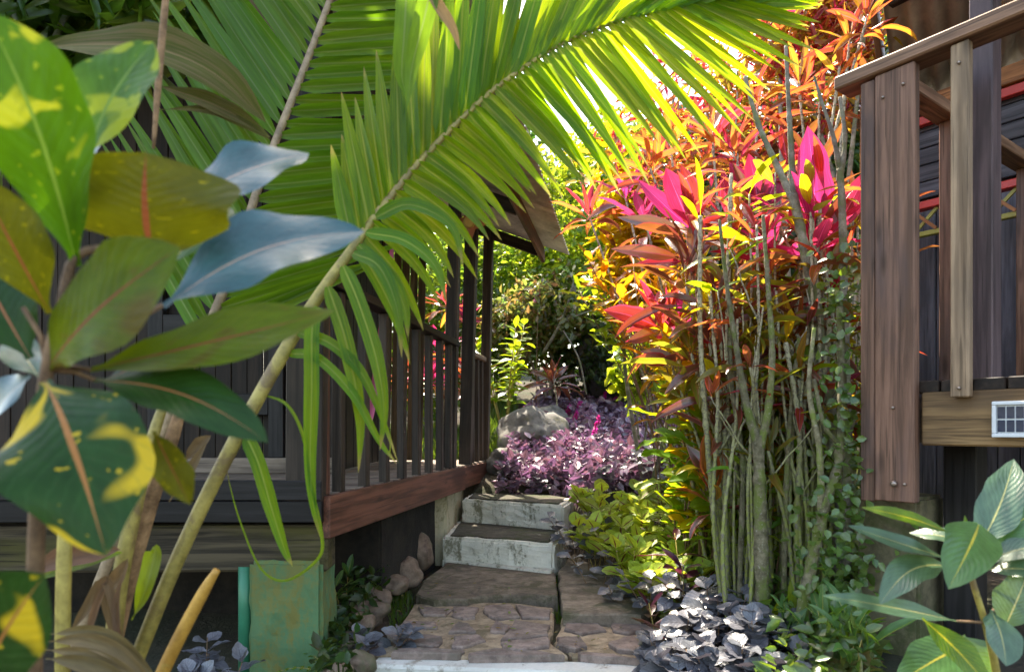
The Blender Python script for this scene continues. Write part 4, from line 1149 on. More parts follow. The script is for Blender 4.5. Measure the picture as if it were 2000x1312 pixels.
for k, (b, t, w, mt, nrm, bd, sd) in enumerate([
    ((150, 520, 0.80), (-30, 20, 0.72), 195, 'cr_bright', (0.25, -1, 0.1), 0.06, -0.05),
    ((165, 320, 0.86), (300, 82, 0.86), 165, 'cr_var', (-0.1, -1, 0.3), 0.05, 0.02),
    ((352, 402, 0.92), (604, 300, 0.98), 140, 'cr_skyblue', (0.0, -0.82, 0.55), 0.06, 0.0),
    ((300, 515, 0.84), (285, 298, 0.80), 385, 'cr_olive', (0.0, -1, -0.1), 0.08, 0.0),
    ((318, 600, 0.82), (712, 452, 0.92), 165, 'cr_skyblue', (0.15, -0.82, 0.55), 0.05, 0.07),
    (CC, (352, 482, 0.74), 215, 'cr_lime', (-0.3, -1, 0.1), 0.08, -0.02),
    ((178, 722, 0.80), (655, 606, 0.86), 125, 'cr_lime', (0.1, -0.8, 0.5), 0.06, -0.06),
    ((185, 742, 0.80), (524, 864, 0.80), 120, 'cr_dark', (0.1, -0.75, 0.6), 0.07, 0.06),
    ((88, 745, 0.78), (208, 1085, 0.70), 262, 'cr_yel', (0.15, -0.9, 0.5), 0.10, 0.04),
    ((98, 612, 0.80), (-40, 350, 0.74), 130, 'cr_olive', (0.3, -1, 0.1), 0.06, 0.0),
    ((60, 700, 0.82), (-60, 480, 0.84), 170, 'cr_dark', (0.4, -1, 0.1), 0.06, 0.0),
    ((200, 745, 0.84), (480, 655, 0.92), 110, 'cr_dark', (0, -0.7, 0.6), 0.05, 0.0),
    ((300, 842, 0.84), (372, 985, 0.84), 70, 'cr_olive', (0.4, -1, 0.0), 0.05, 0.0),
    ((135, 470, 0.90), (165, 250, 0.98), 130, 'cr_skyblue', (-0.2, -1, 0.3), 0.05, 0.0),
    ((60, 735, 0.86), (-30, 830, 0.90), 110, 'cr_skyblue', (0.2, -0.8, 0.6), 0.05, 0.0),
    ((80, 740, 0.84), (20, 660, 0.90), 70, 'cr_grey', (0.2, -0.8, 0.6), 0.05, 0.0),
    ((330, 520, 0.88), (450, 405, 0.96), 90, 'cr_green', (0.1, -0.6, 0.7), 0.05, 0.0)]):
    big_leaf(croton, b, t, w, mt, nrm, bd, 0.065, 0.14, 'lance' if k in (2, 4, 6, 7, 8, 11, 12) else 'broad', k, sd)
stem = [Vector(p) for p in crom([tuple(W(60, 1500, 0.85)), tuple(W(70, 1100, 0.84)), tuple(W(78, 860, 0.82)), tuple(W(92, 722, 0.80)), tuple(W(120, 600, 0.80)), tuple(W(150, 500, 0.80)), tuple(W(250, 480, 0.82))], 4)]
tube('stem', stem, [0.011 - 0.007 * i / (len(stem) - 1) for i in range(len(stem))], M['cr_stem'], croton, 8)
for a, b in (((92, 722, 0.8), (165, 320, 0.86)), ((92, 722, 0.8), (262, 500, 0.8)), ((92, 722, 0.8), (318, 596, 0.82)), ((250, 480, .82), (360, 400, .92)), ((92, 722, .8), (45, 600, .8)), ((92, 722, 0.8), (178, 722, 0.8)), ((92, 722, 0.8), (185, 742, 0.8))):
    tube('petiole', [W(*a), W(*a).lerp(W(*b), 0.5) + Vector((0, 0.01, 0.004)), W(*b)], [0.0035, 0.003, 0.0028], M['cr_stem'], croton, 6)
low_cr = thing('spotted_croton_plant', W(-60, 1500, 0.72), 'dark croton leaf with orange yellow spots low in front of the palm stalks', 'croton')
big_leaf(low_cr, (-50, 1360, 0.74), (88, 1120, 0.68), 190, 'cr_yel', (0.15, -1, 0.3), 0.06, 0.03, 0.1, 'broad', 61)
big_leaf(low_cr, (-50, 1360, 0.74), (-20, 1120, 0.72), 140, 'cr_dark', (0.15, -1, 0.3), 0.06, 0.03, 0.1, 'broad', 62)
tube('stem', [W(-60, 1500, 0.74), W(-55, 1420, 0.74), W(-48, 1350, 0.74)], [0.008, 0.006, 0.004], M['cr_stem'], low_cr, 6)

# ------------------------------------------------------------------ broad leaved plant in the right foreground
rp = thing('broad_leaved_shrub', W(1950, 1480, 1.42), 'young shrub with long glossy yellow ribbed leaves below the deck', 'shrub')
hub = (1893, 1108, 1.40)
for k, (b, t, w, mt, nrm, bd, sd) in enumerate([
    ((1855, 1040, 1.40), (1682, 990, 1.44), 34, 'cr_gold', (0, -0.7, 0.7), 0.10, 0.05),
    ((1850, 1090, 1.38), (1655, 1026, 1.38), 48, 'cr_grey', (0, -0.6, 0.8), 0.06, 0.08),
    ((1912, 1020, 1.44), (1852, 1150, 1.24), 92, 'cr_green', (-0.15, -0.75, 0.65), 0.12, 0.0),
    ((1905, 1080, 1.40), (1980, 896, 1.50), 78, 'cr_grey', (-0.55, -0.8, 0.2), 0.05, -0.03),
    ((1915, 1078, 1.42), (2040, 985, 1.42), 62, 'cr_green', (-0.2, -0.7, 0.6), 0.08, 0.0),
    ((1856, 1105, 1.38), (1718, 1180, 1.30), 66, 'cr_grey', (0.1, -0.6, 0.8), 0.10, -0.10),
    ((1868, 1212, 1.40), (1606, 1162, 1.36), 44, 'cr_grey', (0, -0.65, 0.75), 0.05, 0.03),
    ((1800, 1206, 1.36), (1935, 1345, 1.26), 62, 'cr_gold', (0.1, -0.9, 0.4), 0.06, 0.0),
    ((1910, 1100, 1.40), (2060, 1060, 1.36), 50, 'cr_grey', (0, -0.6, 0.8), 0.08, 0.0),
    ((1925, 1112, 1.40), (2060, 1120, 1.34), 58, 'cr_grey', (0, -0.6, 0.8), 0.08, 0.0),
    ((1940, 1180, 1.40), (2050, 1150, 1.40), 80, 'cr_grey', (-0.3, -0.8, 0.4), 0.06, 0.0),
    ((1960, 1230, 1.38), (2010, 1110, 1.38), 80, 'cr_grey', (-0.4, -0.8, 0.2), 0.06, 0.0),
    ((1935, 1190, 1.36), (1965, 1300, 1.28), 74, 'cr_grey', (0.0, -0.9, 0.4), 0.08, 0.0),
    ((1885, 1260, 1.44), (1750, 1335, 1.36), 90, 'cr_green', (0.0, -0.7, 0.7), 0.10, 0.0),
    ((1880, 1240, 1.46), (1930, 1340, 1.44), 100, 'cr_green', (0.2, -0.8, 0.5), 0.05, 0.0),
    ((1900, 1095, 1.42), (1930, 990, 1.48), 22, 'cr_gold', (0, -1, 0.2), 0.03, 0.0),
    ((1890, 1095, 1.42), (1884, 1005, 1.46), 16, 'cr_gold', (0, -1, 0.2), 0.03, 0.0),
    ((1895, 1060, 1.46), (1775, 1040, 1.54), 46, 'cr_grey', (0, -0.6, 0.8), 0.06, 0.0)]):
    big_leaf(rp, b, t, w, mt, nrm, bd, 0.03, 0.16, 'lance', 100 + k, sd)
st_ = [Vector(p) for p in crom([tuple(W(1955, 1480, 1.42)), tuple(W(1948, 1330, 1.41)), tuple(W(1925, 1220, 1.40)), tuple(W(*hub)), tuple(W(1902, 1070, 1.41))], 5)]
tube('stem', st_, [0.009 - 0.0045 * i / (len(st_) - 1) for i in range(len(st_))], M['rachis'], rp, 8)
for b in ((1855, 1040, 1.40), (1850, 1090, 1.38), (1856, 1105, 1.38), (1868, 1212, 1.4), (1912, 1020, 1.44), (1925, 1112, 1.4), (1940, 1190, 1.38)):
    q = W(*hub) if b[1] < 1150 else W(1925, 1215, 1.40)
    tube('petiole', [q, q.lerp(W(*b), 0.5), W(*b)], [0.0035, 0.003, 0.0026], M['cr_stem'], rp, 6)

# ------------------------------------------------------------------ cordyline thicket
CW = {'co_pink': 'magenta pink', 'co_red': 'orange red', 'co_orange': 'copper orange', 'co_dark': 'burgundy', 'co_green': 'olive green'}
def ground_pt(px, Y):
    x = (px - 1000) / F * Y
    return Vector((x, Y, h(x, Y) - 0.02))
def zone(px, py):
    if px < 1300: return 'on the thicket side facing the purple carpet'
    if px < 1450: return 'level with the palm leaflet tips' if py < 450 else 'above the yellow croton'
    if px < 1560: return 'behind the grey lichened fork' if py < 450 else 'around the forked mossy trunk'
    return 'against the tin roof edge' if py < 280 else 'close to the deck corner boards'
def cordyline(bpx, bY, heads, mat, L=0.36, wd=0.075, n=11, label=None, group='cordylines in the thicket', r0=0.0085, fork=None):
    L *= 0.90; wd *= 0.60; n = int(n * 1.35)
    b = ground_pt(bpx, bY)
    t = thing('cordyline', b, label or ('%s cordyline with %s %s leaves %s' % ('twin headed' if len(heads) > 1 else 'slender', 'long' if L > 0.33 else 'short', CW[mat], zone(heads[0][0], heads[0][1]))), 'cordyline', group)
    fk = None
    if len(heads) > 1:
        c = sum((W(*hd) for hd in heads), Vector()) / len(heads)
        fk = b.lerp(c, rnd.uniform(0.35, 0.55)); fk.x = b.x * 0.6 + fk.x * 0.4
    for hi, hd in enumerate(heads):
        top = W(*hd)
        s0 = b if hi == 0 or fk is None else fk
        mid = fk if (fk is not None and hi == 0) else None
        ctrl = [tuple(s0)]
        if mid is not None: ctrl.append(tuple(mid))
        lo = Vector(ctrl[-1])
        bend = Vector((rnd.uniform(-0.05, 0.05), rnd.uniform(-0.05, 0.05), 0))
        ctrl.append(tuple(lo.lerp(top, 0.5) + bend + Vector(((lo.x - top.x) * 0.12, 0, 0))))
        ctrl.append(tuple(top))
        nn = max(4, int((top - s0).length / 0.022 / (len(ctrl) - 1)))
        P = [Vector(p) for p in crom(ctrl, nn)]
        m_ = len(P)
        rads = [(r0 * (1.15 - 0.45 * i / m_)) * (1 + 0.34 * (i % 2)) * (1 + 0.15 * rnd.uniform(-1, 1)) for i in range(m_)]
        tube('cane', P, rads, M['cane'], t, 6)
        axis_ = (P[-1] - P[-3]).normalized()
        a0 = rnd.uniform(0, 6.28)
        for k in range(n):
            f = k / max(1, n - 1)            # 0 oldest/lowest, 1 youngest
            az = a0 + k * 2.4
            el = R(-14 + 86 * f ** 1.2 + rnd.uniform(-16, 16))
            d = sph(az, el)
            d = (d + axis_ * 0.25 * f).normalized()
            p = top - axis_ * (0.11 * (1 - f)) + d * 0.006
            nrm = (Vector((0, 0, 1)) - d * d.z) if abs(d.z) < 0.95 else Vector((-d.x, -d.y, 0.3))
            nrm = nrm + Vector((rnd.uniform(-0.9, 0.9), rnd.uniform(-0.9, 0.5), 0))
            var = 2 if f < 0.25 else (1 if f < 0.6 else 0)
            if rnd.random() < 0.2: var = 3
            ll = L * rnd.uniform(0.8, 1.15) * (0.75 + 0.35 * math.sin(math.pi * min(1, f + 0.25)))
            mt = mat
            if mat in ('co_pink', 'co_red', 'co_orange') and f < 0.30: mt = 'co_dark' if rnd.random() < 0.6 else 'co_orange'
            put_leaf(t, p, d, nrm, ll, wd * rnd.uniform(0.8, 1.2), 'strap', mt, var)
    return t
# hand placed: (cane base px, depth, heads [(px,py,Y)], colour, leaf length, width, leaves)
H1 = cordyline(1570, 2.95, [(1590, 470, 3.0)], 'co_pink', 0.46, 0.105, 10, 'cordyline with one broad upright magenta leaf beside the corner post', r0=0.010)
H2 = cordyline(1410, 3.35, [(1352, 442, 3.4)], 'co_red', 0.38, 0.085, 9, 'cordyline with magenta and orange leaves crossed by palm tips')
H3 = cordyline(1500, 3.2, [(1478, 405, 3.5)], 'co_dark', 0.36, 0.08, 9, 'cordyline with pink leaves pressed behind the forked trunk')
H4 = cordyline(1380, 3.75, [(1150, 420, 5.2)], 'co_red', 0.40, 0.08, 11, 'small scarlet cordyline standing alone before the green bank')
H5 = cordyline(1425, 3.0, [(1392, 958, 3.05)], 'co_orange', 0.22, 0.055, 7, 'low cordyline with two upright orange leaves beside the lime coleus', r0=0.006)
H6 = cordyline(1430, 3.3, [(1290, 635, 3.5)], 'co_red', 0.38, 0.08, 10, 'cordyline with a long red stalked head leaning over the purple carpet')
spec = [
    (1440, 3.3, [(1350, 510, 3.35)], 'co_dark', .42, .075, 10), (1450, 3.2, [(1340, 560, 3.3)], 'co_dark', .40, .07, 9),
    (1420, 3.6, [(1270, 330, 4.2), (1310, 290, 4.3)], 'co_orange', .36, .075, 10), (1460, 3.6, [(1390, 260, 4.0), (1440, 300, 3.9)], 'co_red', .38, .08, 10),
    (1400, 3.7, [(1260, 430, 4.2)], 'co_pink', .36, .08, 10), (1440, 3.5, [(1420, 430, 3.7)], 'co_red', .36, .08, 10),
    (1480, 3.1, [(1430, 560, 3.15)], 'co_green', .36, .07, 9), (1470, 3.05, [(1400, 610, 3.1)], 'co_dark', .38, .07, 9),
    (1450, 3.1, [(1385, 665, 3.15)], 'co_dark', .38, .07, 9), (1440, 3.15, [(1350, 690, 3.2)], 'co_green', .34, .065, 9),
    (1460, 3.0, [(1420, 740, 3.05)], 'co_dark', .32, .06, 8), (1510, 3.0, [(1480, 620, 3.1)], 'co_green', .34, .06, 8),
    (1550, 2.95, [(1545, 660, 3.0)], 'co_orange', .32, .06, 8), (1600, 2.9, [(1610, 560, 3.0)], 'co_green', .34, .07, 9),
    (1530, 3.1, [(1500, 500, 3.2)], 'co_pink', .36, .075, 9), (1620, 3.0, [(1630, 640, 3.0)], 'co_dark', .30, .06, 8),
    (1560, 3.4, [(1540, 330, 3.9)], 'co_red', .36, .075, 10), (1590, 3.4, [(1600, 200, 4.0), (1560, 160, 4.0)], 'co_orange', .32, .07, 9),
    (1600, 3.3, [(1660, 70, 3.6), (1695, 30, 3.5)], 'co_orange', .28, .055, 10), (1580, 3.3, [(1640, 130, 3.6)], 'co_orange', .26, .05, 10),
    (1500, 3.5, [(1480, 190, 4.1)], 'co_orange', .34, .07, 9), (1540, 3.3, [(1590, 330, 3.4)], 'co_dark', .32, .07, 8),
    (1420, 3.8, [(1330, 380, 4.5)], 'co_red', .36, .075, 9), (1400, 3.9, [(1220, 380, 5.0)], 'co_pink', .36, .08, 9),
    (1480, 3.3, [(1450, 520, 3.4)], 'co_dark', .38, .08, 9), (1500, 2.9, [(1470, 700, 2.95)], 'co_green', .28, .05, 7),
    (1560, 2.85, [(1560, 740, 2.9)], 'co_orange', .26, .05, 7), (1430, 3.2, [(1330, 760, 3.2)], 'co_green', .26, .06, 8),
    (1400, 3.3, [(1320, 640, 3.6)], 'co_pink', .34, .07, 9), (1640, 3.1, [(1665, 430, 3.2)], 'co_dark', .34, .07, 7),
    (1450, 4.2, [(1440, 180, 5.0)], 'co_green', .38, .08, 9), (1500, 4.4, [(1530, 240, 5.0)], 'co_red', .36, .08, 9),
    (1430, 3.05, [(1400, 830, 3.05)], 'co_dark', .26, .05, 7), (1545, 2.8, [(1500, 880, 2.85)], 'co_green', .24, .045, 6)]
for s in spec:
    cordyline(*s)
def hero(t, lst):
    for k, (bx, by, tx, ty, Y, w, mt) in enumerate(lst):
        o = big_leaf(t, (bx, by, Y), (tx, ty, Y + rnd.uniform(-.08, .08)), w, mt, (rnd.uniform(-.25, .25), -1, rnd.uniform(.1, .5)), 0.05, 0.02, 0.22, 'strap', 300 + k, rnd.uniform(-.04, .04))
hero(H1, [(1592, 470, 1577, 246, 3.0, 66, 'co_pink'), (1610, 474, 1692, 332, 3.0, 40, 'co_pink'), (1586, 474, 1540, 400, 3.02, 28, 'co_pink'), (1600, 480, 1640, 380, 3.05, 34, 'co_dark')])
hero(H2, [(1350, 445, 1300, 328, 3.4, 52, 'co_pink'), (1345, 445, 1246, 352, 3.4, 30, 'co_pink'), (1352, 445, 1330, 322, 3.42, 40, 'co_red'), (1345, 450, 1205, 424, 3.4, 30, 'co_dark'), (1335, 505, 1192, 486, 3.4, 28, 'co_dark'), (1340, 510, 1240, 516, 3.4, 24, 'co_red')])
hero(H3, [(1478, 415, 1424, 318, 3.5, 46, 'co_pink'), (1482, 415, 1462, 300, 3.5, 44, 'co_pink'), (1488, 420, 1520, 330, 3.5, 40, 'co_pink'), (1480, 420, 1430, 420, 3.5, 40, 'co_dark')])
hero(H6, [(1292, 642, 1178, 606, 3.5, 40, 'co_red'), (1300, 640, 1222, 668, 3.5, 26, 'co_dark'), (1318, 708, 1236, 700, 3.4, 26, 'co_orange'), (1322, 700, 1250, 686, 3.4, 20, 'co_dark')])
hero(H5, [(1392, 955, 1382, 836, 3.05, 36, 'co_orange'), (1398, 935, 1412, 875, 3.05, 24, 'co_orange'), (1390, 940, 1340, 868, 3.05, 24, 'co_dark')])
# bare canes between them
for k in range(96):
    bpx = rnd.uniform(1415, 1672); Y = rnd.uniform(2.7, 3.7)
    b = ground_pt(bpx, Y)
    top = W(bpx + rnd.uniform(-60, 40), rnd.uniform(330, 800), Y + rnd.uniform(-0.05, 0.25))
    P = [Vector(p) for p in crom([tuple(b), tuple(b.lerp(top, 0.35) + Vector((rnd.uniform(-.05, .05), 0, 0))), tuple(b.lerp(top, 0.7) + Vector((rnd.uniform(-.04, .04), 0, 0))), tuple(top)], 20)]
    r0 = rnd.choice([0.0045, 0.005, 0.006, 0.007, 0.0075, 0.011])
    tpx, tpy = px_of(top)
    t = thing('cordyline', b, '%s %s bare ringed cane with small top leaves %s' % ('thick' if r0 > 0.01 else 'thin', 'tall' if tpy < 560 else 'short', zone(tpx, tpy)), 'cordyline', 'bare canes in the thicket')
    tube('cane', P, [r0 * (1.15 - .4 * i / len(P)) * (1 + 0.36 * (i % 2)) * rnd.uniform(0.85, 1.15) for i in range(len(P))], M['cane'], t, 6)
    mt = rnd.choice(['co_orange', 'co_green', 'co_dark', 'co_red', 'lime', 'yellow'])
    for q in range(rnd.choice([0, 1, 1, 2])):
        i0 = int(len(P) * rnd.uniform(0.35, 0.8))
        sd_ = Vector((rnd.uniform(-.7, .7), rnd.uniform(-.4, .4), rnd.uniform(0.5, 1.0))).normalized()
        ln_ = rnd.uniform(0.15, 0.42)
        Q = [P[i0] + sd_ * (ln_ * f_) + Vector((0, 0, 0.10 * ln_ * f_ * f_)) + Vector((rnd.uniform(-1, 1), rnd.uniform(-1, 1), 0)) * 0.006 for f_ in (0, .15, .3, .45, .6, .75, .9, 1)]
        tube('side_shoot', Q, [r0 * .75 * (1 - .5 * f_) * (1 + .3 * (j_ % 2)) for j_, f_ in enumerate((0, .15, .3, .45, .6, .75, .9, 1))], M['cane'], t, 5)
        for j in range(rnd.randint(2, 4)):
            d = sph(rnd.uniform(0, 6.28), R(rnd.uniform(-20, 60)))
            put_leaf(t, Q[-1], d, Vector((rnd.uniform(-.5, .5), rnd.uniform(-.5, .5), 1)), rnd.uniform(0.09, 0.18), rnd.uniform(0.016, 0.03), 'strap', mt)
    for j in range(rnd.randint(3, 6)):
        d = sph(rnd.uniform(0, 6.28), R(rnd.uniform(-15, 65)))
        put_leaf(t, P[-1 - j], d, Vector((rnd.uniform(-.4, .4), rnd.uniform(-.4, .4), 1)), rnd.uniform(0.14, 0.26), rnd.uniform(0.025, 0.045), 'strap', mt)

# mossy trunks in the thicket
def trunk_tree(name, ctrls, mat, label, cat, group=None, n=9):
    t = None
    for i, (lst) in enumerate(ctrls):
        P = crom([tuple(W(a, b, c)) + (r,) for a, b, c, r in lst], 22)
        pts_ = [Vector(p[:3]) for p in P]; rr_ = [p[3] * (1 + 0.22 * noise.noise(Vector(p[:3]) * 26) + 0.10 * noise.noise(Vector(p[:3]) * 70)) for p in P]
        if t is None: t = thing(name, pts_[0], label, cat, group)
        tube('trunk' if i == 0 else 'branch', pts_, rr_, M[mat], t, n)
    return t
t1 = trunk_tree('small_tree', [
    [(1492, 1340, 2.75, .030), (1488, 1150, 2.75, .028), (1484, 960, 2.75, .026), (1480, 850, 2.75, .022)],
    [(1482, 870, 2.75, .020), (1460, 800, 2.76, .016), (1440, 690, 2.80, .012), (1420, 560, 2.85, .009), (1405, 430, 2.9, .007)],
    [(1482, 880, 2.75, .020), (1500, 800, 2.74, .015), (1508, 690, 2.74, .012), (1500, 560, 2.76, .010), (1490, 420, 2.8, .007)]],
    'trunk', 'thick mossy trunk forking at half height amid the thicket', 'tree')
t2 = trunk_tree('small_tree', [
    [(1556, 1345, 2.6, .026), (1570, 1180, 2.6, .024), (1590, 1080, 2.6, .022), (1612, 980, 2.6, .020), (1638, 900, 2.62, .018), (1645, 760, 2.65, .016), (1640, 600, 2.7, .014)],
    [(1604, 1010, 2.6, .014), (1600, 880, 2.6, .011), (1580, 760, 2.62, .009), (1590, 640, 2.62, .007)],
    [(1650, 880, 2.63, .010), (1610, 830, 2.60, .008), (1590, 740, 2.6, .007)]],
    'trunk', 'leaning mossy trunk wrapped with small leaved vine beside the corner boards', 'tree')
t3 = trunk_tree('small_tree', [
    [(1640, 1150, 2.95, .030), (1628, 900, 2.95, .028), (1600, 640, 2.95, .024), (1570, 480, 2.95, .022), (1548, 380, 2.95, .020)],
    [(1550, 390, 2.95, .018), (1520, 330, 3.0, .014), (1480, 240, 3.05, .011), (1455, 150, 3.1, .008)],
    [(1550, 390, 2.95, .016), (1545, 290, 2.96, .013), (1540, 200, 2.98, .010), (1535, 90, 3.0, .008)]],
    'bark', 'grey lichened trunk with a fork just below the palm tips', 'tree')
t4 = trunk_tree('small_tree', [
    [(1655, 1200, 2.85, .020), (1655, 900, 2.85, .019), (1650, 640, 2.85, .017), (1645, 420, 2.85, .015), (1640, 330, 2.86, .013)],
    [(1642, 350, 2.86, .011), (1628, 270, 2.88, .009), (1605, 200, 2.9, .007), (1590, 150, 2.92, .005)],
    [(1642, 350, 2.86, .011), (1650, 270, 2.86, .009), (1640, 190, 2.86, .007)]],
    'bark', 'pale upright forked stem close against the corner boards', 'tree')
for lab, lst in (('straight green mossy stem between the two mossy trunks', [(1535, 1330, 2.85, .014), (1532, 1100, 2.85, .013), (1536, 930, 2.85, .012), (1545, 800, 2.88, .010), (1560, 660, 2.9, .008)]),
                 ('thin mossy stem with a knobbly bend beside the thick mossy trunk', [(1440, 1300, 2.9, .012), (1446, 1100, 2.9, .012), (1450, 900, 2.9, .011), (1430, 760, 2.92, .009), (1425, 640, 2.95, .007)]),
                 ('leaning stem with pale spots between the mossy trunks', [(1520, 1280, 2.95, .013), (1530, 1050, 2.95, .012), (1545, 880, 2.96, .011), (1570, 720, 3.0, .008)])):
    trunk_tree('small_tree', [lst], 'trunk', lab, 'tree', n=7)

# ------------------------------------------------------------------ leaf clouds (countless small leaves)
def leaf_cloud(name, mat, cent, nrm, size, parent=None, aspect=0.5, rng=None, kindly=None, spread=0.9):
    """cent (n,3) leaf positions, nrm (n,3) mean normals, size (n,) lengths; six-vertex folded leaves"""
    n = len(cent)
    nr = nrm + rng.normal(0, spread, (n, 3))
    nr /= np.linalg.norm(nr, axis=1, keepdims=True) + 1e-9
    a = rng.normal(0, 1, (n, 3))
    a -= nr * np.sum(a * nr, axis=1, keepdims=True)
    a /= np.linalg.norm(a, axis=1, keepdims=True) + 1e-9
    b = np.cross(nr, a)
    L = size[:, None]; wdt = L * aspect * 0.5
    up = nr * wdt * 0.35
    p0 = cent; pt = cent + a * L - nr * L * 0.06
    a1 = cent + a * L * 0.24 + b * wdt * 0.82 + up; a2 = cent + a * L * 0.60 + b * wdt * 0.86 + up * 0.8
    b1 = cent + a * L * 0.24 - b * wdt * 0.82 + up; b2 = cent + a * L * 0.60 - b * wdt * 0.86 + up * 0.8
    V = np.stack([p0, pt, a2, a1, b1, b2], axis=1).reshape(-1, 3)
    base = np.arange(n)[:, None] * 6
    Q = np.concatenate([base + np.array([[0, 1, 2, 3]]), base + np.array([[0, 4, 5, 1]])], axis=1).reshape(-1, 4)
    uv = np.tile(np.array([[0, .5], [1, .5], [.6, .93], [.24, .91], [.24, .09], [.6, .07]]), (n, 1))
    me = fast_mesh(name, V, Q, M[mat], uv)
    return me

def bush_points(rng, blobs, n, shell=0.55):
    """points spread through lumpy ellipsoids: blobs (x,y,z,rx,ry,rz)"""
    B = np.array(blobs, dtype=float)
    vol = B[:, 3] * B[:, 4] * B[:, 5]
    idx = rng.choice(len(B), n, p=vol / vol.sum())
    d = rng.normal(0, 1, (n, 3)); d /= np.linalg.norm(d, axis=1, keepdims=True)
    # twigs: quantise directions so that leaves gather in clumps with gaps between
    ncl = max(20, n // 28)
    cd = rng.normal(0, 1, (ncl, 3)); cd /= np.linalg.norm(cd, axis=1, keepdims=True)
    cr = shell + (1 - shell) * rng.random(ncl) ** 0.6
    ci = rng.integers(0, ncl, n)
    u = cd[ci] * cr[ci][:, None] + rng.normal(0, 0.085, (n, 3))
    pts_ = B[idx, :3] + u * B[idx, 3:]
    return pts_, u

def bush(name, label, cat, mat, blobs, n, size, base, trunk_r=0.03, group=None, seed=0, part='crown', aspect=0.5, trunks=3, bark='bark', shell=0.5):
    rng = np.random.default_rng(seed)
    P, u = bush_points(rng, blobs, n, shell)
    t = thing(name, base, label, cat, group)
    nm = u * 0.5 + np.array([0, 0, 0.6])
    sz = rng.uniform(size * 0.6, size * 1.3, n)
    me = leaf_cloud(part, mat, P, nm, sz, aspect=aspect, rng=rng)
    o = link(part, me, t)
    rr = random.Random(seed)
    bs = Vector(base)
    for k in range(trunks):
        bl = blobs[k % len(blobs)]
        top = Vector(bl[:3]) + Vector((rr.uniform(-.4, .4) * bl[3], rr.uniform(-.4, .4) * bl[4], rr.uniform(0, .6) * bl[5]))
        mid = bs.lerp(top, 0.5) + Vector((rr.uniform(-.12, .12), rr.uniform(-.1, .1), 0)) * (top - bs).length
        Q = [Vector(p) for p in crom([tuple(bs + Vector((rr.uniform(-.05, .05), 0, -0.05))), tuple(mid), tuple(top)], 6)]
        tube('trunk' if k == 0 else 'branch', Q, [trunk_r * (1 - 0.75 * i / len(Q)) for i in range(len(Q))], M[bark], t, 7)
    return t

def blob(px, py, Y, rx, ry, rz):
    c = W(px, py, Y)
    return (c.x, c.y, c.z, rx, ry, rz)

def gp(px, Y):
    p = ground_pt(px, Y); return (p.x, p.y, p.z)
# planted bank behind the path
bush('leafy_shrub', 'sunlit shrub with small lime leaves rising behind the roof corner', 'shrub', 'bg_lime', [blob(1120, 420, 9.2, .75, .7, 1.0), blob(1150, 560, 9.0, .7, .6, .8), blob(1210, 330, 9.6, .8, .7, .8), blob(1060, 560, 9.4, .6, .6, .7)], 11000, 0.105, gp(1130, 9.2), .04, seed=1)
bush('leafy_shrub', 'dense green shrub seen between the veranda posts', 'shrub', 'bg_green', [blob(1000, 560, 9.8, .8, .7, .8), blob(900, 560, 10.2, .9, .7, .9), blob(940, 680, 9.6, .8, .6, .7), blob(1060, 650, 9.2, .6, .5, .6)], 11000, 0.10, gp(980, 9.8), .04, seed=2)
bush('leafy_shrub', 'reddish green tangled shrub above the purple carpet', 'shrub', 'bg_mix', [blob(1080, 600, 8.6, .6, .5, .55), blob(1140, 650, 8.8, .6, .5, .5), blob(1010, 640, 8.8, .5, .5, .6)], 3200, 0.10, gp(1080, 8.8), .03, seed=3)
bush('leafy_shrub', 'green shrub filling the view behind the slatted screen', 'shrub', 'bg_green', [blob(820, 560, 9.5, .8, .7, .9), blob(760, 640, 9.2, .8, .7, .9), blob(850, 720, 9.0, .7, .6, .7)], 7000, 0.10, gp(820, 9.4), .04, seed=4)
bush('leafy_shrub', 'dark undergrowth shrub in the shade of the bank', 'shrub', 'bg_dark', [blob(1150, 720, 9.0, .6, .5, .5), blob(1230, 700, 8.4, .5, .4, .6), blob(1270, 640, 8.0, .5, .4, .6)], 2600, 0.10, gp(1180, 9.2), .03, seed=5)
bush('leafy_shrub', 'round leaved bright green shrub beside the dark boulder', 'shrub', 'bg_lime', [blob(1245, 720, 6.6, .26, .25, .34), blob(1280, 690, 6.2, .25, .22, .35)], 900, 0.10, gp(1250, 6.6), .015, seed=6, aspect=0.8)
bush('copperleaf_shrub', 'tall copperleaf shrub with orange brown leaves behind the palm tips', 'shrub', 'bg_rust', [blob(1330, 250, 5.4, .6, .5, .6), blob(1430, 190, 5.6, .6, .5, .7), blob(1260, 330, 5.6, .5, .4, .5), blob(1520, 130, 5.2, .5, .5, .7), blob(1390, 350, 5.2, .6, .4, .6)], 2600, 0.12, gp(1400, 5.4), .04, seed=7, aspect=0.26)
bush('copperleaf_shrub', 'loose copperleaf shrub with pale glossy leaves beside the tin roof edge', 'shrub', 'bg_rust', [blob(1600, 110, 4.6, .35, .35, .6), blob(1650, 40, 4.4, .3, .3, .4), blob(1560, 30, 4.8, .4, .4, .4)], 2600, 0.11, gp(1600, 4.7), .03, seed=8, aspect=0.26)
bush('leafy_shrub', 'golden leaved croton mass glowing behind the cordylines', 'shrub', 'yellow', [blob(1250, 480, 5.4, .32, .3, .4), blob(1290, 560, 5.2, .35, .3, .4), blob(1240, 400, 5.6, .3, .3, .3)], 900, 0.17, gp(1270, 5.4), .02, seed=9, aspect=0.45)
bush('leafy_shrub', 'bright lime undergrowth glimpsed between the canes', 'shrub', 'bg_lime', [blob(1480, 860, 4.3, .45, .3, .4), blob(1580, 800, 4.2, .4, .3, .5), blob(1440, 740, 4.6, .4, .3, .4)], 1500, 0.12, gp(1500, 4.4), .02, seed=10)
